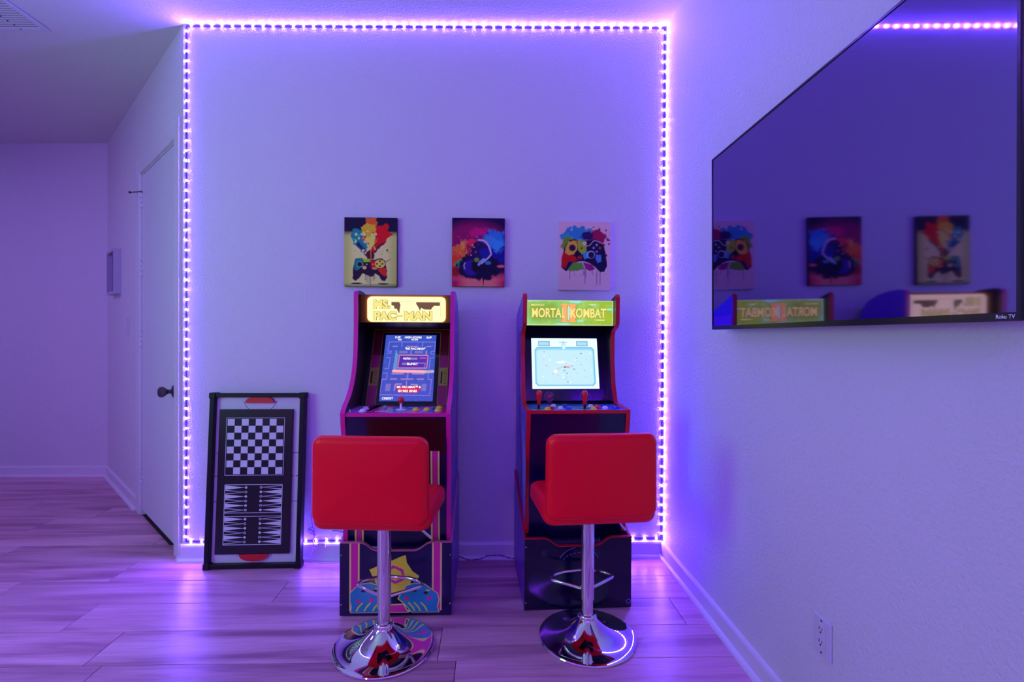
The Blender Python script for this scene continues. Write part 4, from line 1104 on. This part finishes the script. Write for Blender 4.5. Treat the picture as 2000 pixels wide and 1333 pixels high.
P.poly([(200, 480), (260, 405), (340, 385), (420, 405), (600, 405), (670, 385), (770, 430), (840, 520), (870, 680), (885, 830), (840, 920), (770, 930), (700, 860), (620, 790), (500, 750), (400, 760), (330, 820), (270, 895), (200, 915), (130, 850), (135, 740), (165, 600)], (22, 16, 66), rough=6, seed=47)
P.poly([(205, 500), (260, 420), (370, 400), (400, 520), (350, 640), (260, 660), (190, 610)], (222, 176, 60), rough=14, seed=48, sc=40); P.poly([(390, 410), (540, 415), (540, 590), (470, 640), (400, 560)], (150, 190, 50), rough=16, seed=49, sc=40)
P.poly([(165, 610), (260, 650), (350, 660), (400, 740), (250, 760), (200, 860), (135, 850), (130, 740)], (186, 20, 24), rough=16, seed=50, sc=40); P.poly([(480, 610), (560, 580), (580, 680), (510, 720)], (50, 160, 216), rough=12, seed=51)
P.poly([(330, 780), (480, 775), (500, 880), (420, 900), (280, 930), (250, 900)], (90, 160, 50), rough=16, seed=52, sc=40); P.poly([(500, 770), (620, 800), (700, 880), (600, 910), (520, 870)], (140, 30, 120), rough=14, seed=53, sc=40)
P.poly([(690, 640), (790, 640), (790, 750), (730, 775), (700, 720)], (70, 130, 220), rough=14, seed=54, sc=30)
P.ellipse(310, 530, 58, 58, (120, 100, 60)); P.ellipse(310, 530, 48, 48, (30, 16, 80)); P.ellipse(618, 640, 64, 64, (170, 190, 230)); P.ellipse(622, 645, 52, 54, (26, 18, 80)); P.ellipse(400, 640, 60, 46, (20, 14, 50)); P.ellipse(435, 690, 42, 34, (150, 30, 50))
P.ellipse(515, 455, 30, 24, (226, 230, 236)); P.ellipse(515, 455, 12, 10, (110, 120, 130)); P.ellipse(460, 535, 16, 16, (40, 50, 30))
for a, b, c in ((712, 478, (150, 140, 200)), (660, 528, (120, 130, 210)), (765, 528, (140, 90, 100)), (712, 588, (140, 120, 170))): P.ellipse(a, b, 20, 20, c)
P.line([(530, 495), (590, 492), (660, 410), (720, 415), (790, 450)], 9, (200, 210, 240)); P.line([(240, 890), (330, 775), (470, 770)], 7, (150, 180, 150)); P.line([(500, 760), (500, 980)], 9, (40, 110, 200)); P.line([(885, 760), (890, 830), (850, 900)], 7, (190, 200, 236))
for x_, y0_, y1_, c in ((270, 900, 1050, (60, 80, 60)), (292, 900, 1090, (200, 190, 150)), (345, 880, 980, (90, 150, 90)), (520, 860, 1120, (40, 40, 90)), (535, 870, 1020, (140, 40, 60)), (715, 920, 1145, (30, 30, 80)), (770, 920, 1140, (30, 30, 80)), (640, 900, 960, (120, 60, 140))):
    P.line([(x_, y0_), (x_, y1_)], 8, c)
P.spots(30, 300, 900, 860, 1000, 2, 6, [(60, 40, 100), (140, 50, 110)], 55)
canvas('canvas_print', (.482, 0, 1.5605), .268, .352, 'canvas of a splattered game controller on pale pink, right of three', P, (1.5, 1.25, .85), mat('canvas_edge_pale', (222, 206, 222), .7))

# ------------------------------------------------------------------ television on the right wall
TX, TY, TZ, THt, TT, TA = .838, -.713, 1.175, .640, .010, .025
TWd = THt*1.745
tv = empty('television', (TX, TY, TZ)); tag(tv, 'large flat black television mounted on the right wall', 'television')
yv = Vector((-math.sin(TT), 0, math.cos(TT))); xv = Vector((-math.sin(TA), -math.cos(TA), 0))
plT = Plane((0, 0, 0), xv, yv)       # normal = xv x yv points into the room
def tvb(u0, v0, u1, v1, h0, h1):
    vs = [plT.p(u, v, h) for h in (h0, h1) for u, v in ((u0, v0), (u1, v0), (u1, v1), (u0, v1))]
    return MB().add(vs, [[3, 2, 1, 0], [4, 5, 6, 7], [0, 1, 5, 4], [1, 2, 6, 5], [2, 3, 7, 6], [3, 0, 4, 7]])
M_tvscr = mat('tv_panel', (7, 5, 18), 0.04)
M_tvscr.node_tree.nodes['Principled BSDF'].inputs['IOR'].default_value = 5.0
M_tvscr.node_tree.nodes['Principled BSDF'].inputs['Specular Tint'].default_value = (0.56, 0.40, 1, 1)
M_tvb = mat('tv_plastic', (8, 8, 14), 0.22)
tvb(0, 0, TWd, THt, -.030, -.002).build('cabinet', M_tvb, tv, bevel=.002)
tvb(.10, .08, TWd-.10, THt-.18, -.052, -.030).build('rear_housing', M_tvb, tv, bevel=.004)
tvb(.40, .20, .72, .42, -.064, -.052).build('wall_mount', M_blacksoft, tv)
tvb(.006, .014, TWd-.006, THt-.006, -.002, -.0008).build('screen', M_tvscr, tv)
bzl = MB()
for u0, v0, u1, v1 in ((0, 0, TWd, .0135), (0, THt-.0055, TWd, THt), (0, .0135, .0055, THt-.0055), (TWd-.0055, .0135, TWd, THt-.0055)):
    vs = [plT.p(u, v, h) for h in (-.002, .0012) for u, v in ((u0, v0), (u1, v0), (u1, v1), (u0, v1))]
    bzl.add(vs, [[3, 2, 1, 0], [4, 5, 6, 7], [0, 1, 5, 4], [1, 2, 6, 5], [2, 3, 7, 6], [3, 0, 4, 7]])
bzl = bzl.build('bezel', M_tvb, tv)
text('lettering', 'Roku TV', M_white, bzl, plT, TWd-.0365, .0042, .030, .0062, .02, .0016)

# ------------------------------------------------------------------ ceiling vent
vx0, vx1, vy0, vy1 = -2.60, -2.245, -.32, .045
v = empty('ceiling_vent', ((vx0+vx1)/2, (vy0+vy1)/2, HC((vx0+vx1)/2)-.002), 0); tag(v, 'white louvred air vent set in the ceiling at top left', 'vent')
v.rotation_euler = (0, -math.atan(.0201), math.radians(0))
hx, hy = .178, .183; fm = MB()
for lo, hi in (((-hx, -hy, -.008), (-hx+.022, hy, 0)), ((hx-.022, -hy, -.008), (hx, hy, 0)), ((-hx+.022, -hy, -.008), (hx-.022, -hy+.022, 0)), ((-hx+.022, hy-.022, -.008), (hx-.022, hy, 0))): fm.box(lo, hi)
fm.build('frame', M_plate, v, bevel=.002)
MB().box((-hx+.02, -hy+.02, -.001), (hx-.02, hy-.02, .0005)).build('backing', mat('vent_dark', (22, 24, 34), .9), v)
for k in range(19):
    yy = -hy+.030+k*.0171
    MB().add([(-hx+.0225, yy, -.001), (hx-.0225, yy, -.001), (hx-.0225, yy+.008, -.0045), (-hx+.0225, yy+.008, -.0045), (-hx+.0225, yy+.0012, -.0008), (hx-.0225, yy+.0012, -.0008), (hx-.0225, yy+.0092, -.0042), (-hx+.0225, yy+.0092, -.0042)],
             [[0, 1, 2, 3], [7, 6, 5, 4], [0, 4, 5, 1], [1, 5, 6, 2], [2, 6, 7, 3], [3, 7, 4, 0]]).build('slat', M_plate, v)
for k in range(10):
    yy = -hy+.030+k*.0342+.010
    MB().lathe([(.0030, -.0105), (.0034, -.0078)], (.050, yy, 0), 8).build('louver_pin', M_ink, v)

# ------------------------------------------------------------------ things on the angled wall
# framed picture
fr = empty('picture_frame', apx(1.74, 1.44, 0)); tag(fr, 'small deep-framed dark picture on the wall past the door', 'picture frame')
ti = Matrix.Translation(Vector(apx(1.74, 1.44, 0))).inverted()
def tb(mb, name, m, parent, inv, **k):
    o = mb.build(name, m, parent, **k); o.data.transform(inv); return o
f0, f1, z0_, z1_ = 1.60, 1.885, 1.440, 1.765
mb = MB()
abox(mb, f0, f0+.018, z0_, z1_, 0.0005, .045); abox(mb, f1-.018, f1, z0_, z1_, 0.0005, .045); abox(mb, f0+.018, f1-.018, z0_, z0_+.018, 0.0005, .045); abox(mb, f0+.018, f1-.018, z1_-.018, z1_, 0.0005, .045)
tb(mb, 'frame', mat('silver_frame', (190, 186, 204), .4), fr, ti)
tb(abox(MB(), f0+.018, f1-.018, z0_+.018, z1_-.018, .001, .012), 'picture', mat('dark_picture', (66, 60, 110), .4, noise=(22, .5)), fr, ti)
# light switch
sw = empty('light_switch', apx(1.345, 1.20, 0)); tag(sw, 'white light switch plate on the wall beside the door', 'light switch')
ti = Matrix.Translation(Vector(apx(1.345, 1.20, 0))).inverted()
tb(abox(MB(), 1.310, 1.382, 1.140, 1.258, 0.0003, .006), 'plate', M_plate, sw, ti, bevel=.002)
tb(abox(MB(), 1.329, 1.363, 1.166, 1.232, 0.006, .0085), 'rocker', M_plate, sw, ti, bevel=.001)
for z in (1.150, 1.248): tb(lathe_dir(MB(), [(.003, 0), (.003, .001)], Vector(apx(1.346, z, .006)), kx, 10), 'screw', M_nickel, sw, ti)
# outlet on the right wall
ot = empty('wall_outlet', (XR, -1.249, .336)); tag(ot, 'white outlet plate low on the right wall', 'outlet')
MB().box((-.006, -.0365, -.052), (-.0003, .0365, .052)).build('plate', M_plate, ot, bevel=.002)
MB().box((-.0085, -.0168, -.034), (-.006, .0168, .034)).build('receptacle', M_plate, ot, bevel=.0008)
for zc in (.018, -.016):
    s_ = MB(); s_.box((-.0092, .0045, zc), (-.0084, .0062, zc+.008)); s_.box((-.0092, -.0062, zc), (-.0084, -.0045, zc+.007)); s_.lathe([(.0026, -.0092), (.0026, -.0084)], (0, 0, zc-.006), 10, 'x')
    s_.build('socket_slots', M_ink, ot)
for zc in (.043, -.043): MB().lathe([(.0028, -.007), (.0028, -.006)], (0, 0, zc), 10, 'x').build('screw', M_nickel, ot)

# ------------------------------------------------------------------ LED controller, adapter and cords
M_wire = mat('white_cable', (226, 210, 236), .4); M_clear = mat('lilac_cable', (150, 110, 190), .35)
ctl = empty('led_controller', (-.850, -.0138, .078)); tag(ctl, 'small white LED controller box on the baseboard beside the game board', 'controller')
MB().box((-.020, -.012, -.011), (.020, 0, .012)).build('case', M_wire, ctl, bevel=.002)
MB().lathe([(.0022, -.0136), (.0022, -.012)], (.010, 0, .003), 10, 'y').build('sensor', M_ink, ctl)
ir = MB().tube([(-.909, -.004, .232), (-.904, -.006, .20), (-.899, -.007, .165)], .0013, 6)
for a in range(3):
    c = Vector((-.905+.004*a, -.010-.003*a, .150-.004*a))
    ir.tube([c+Vector((.016*math.cos(t+a), -.001*math.sin(2*t), .017*math.sin(t))) for t in [2*math.pi*k/14 for k in range(14)]], .0017, 6, closed=True)
ir.tube([(-.893, -.010, .150), (-.888, -.010, .12), (-.894, -.016, .098), (-.889, -.018, .075), (-.870, -.020, .074)], .0026, 6)
irx = ir.build('sensor_cable', M_clear); tag(irx, 'coiled lilac cable hanging above the white controller box', 'cable')
pc = MB().tube([(-.871, -.020, .073), (-.893, -.021, .060), (-.899, -.031, .030), (-.893, -.040, .006), (-.880, -.046, .003), (-.83, -.052, .003), (-.79, -.050, .003), (-.75, -.046, .003), (-.66, -.040, .003), (-.55, -.038, .003)], .0022, 7).build('power_cord', M_wire)
tag(pc, 'thin white power cord looping from the baseboard to behind the left arcade machine', 'cord')
clip = MB().box((-.006, -.006, -.006), (.006, 0, .008)); clip.lathe([(.006, -.009), (.008, -.007), (.008, -.003), (0, -.002)], (0, 0, 0), 12, 'y')
clip = clip.build('cable_clip', M_clear, bevel=.001); clip.location = (-.845, -.0005, .186); tag(clip, 'small lilac adhesive clip on the wall above the controller box', 'clip')
wr = MB().tube([(-.800, -.004, .146), (-.775, -.006, .147), (-.745, -.008, .141), (-.70, -.008, .139)], .0022, 6).build('loose_cable', mat('grey_cable', (70, 60, 70), .5)); tag(wr, 'short dark cable end poking out beside the left arcade machine', 'cable')
for nm, off, lab, m in (('power_cord', 0.0, 'dark twisted cord along the floor between the arcade machines, front one', mat('dark_cord', (60, 30, 80), .45)), ('power_cord', .007, 'lilac twisted cord along the floor between the arcade machines, rear one', mat('lilac_cord', (170, 120, 190), .45))):
    pts = []
    key = [(-.165, .022), (-.143, .020), (-.111, .008), (-.080, .003), (-.045, .010), (-.01, .024), (.03, .028), (.065, .026), (.105, .014), (.144, .007), (.165, .010), (.19, .012)]
    for i in range(len(key)-1):
        for q in range(4):
            t = q/4; x = key[i][0]*(1-t)+key[i+1][0]*t; z = key[i][1]*(1-t)+key[i+1][1]*t
            ph_ = x*90+(0 if off == 0 else math.pi)
            pts.append((x, -.036-.0022*math.sin(ph_)-off*.2, max(.0024, z+.0022*math.cos(ph_))))
    o = MB().tube(pts, .0017, 6).build(nm, m); tag(o, lab, 'cord', 'cords on the floor')
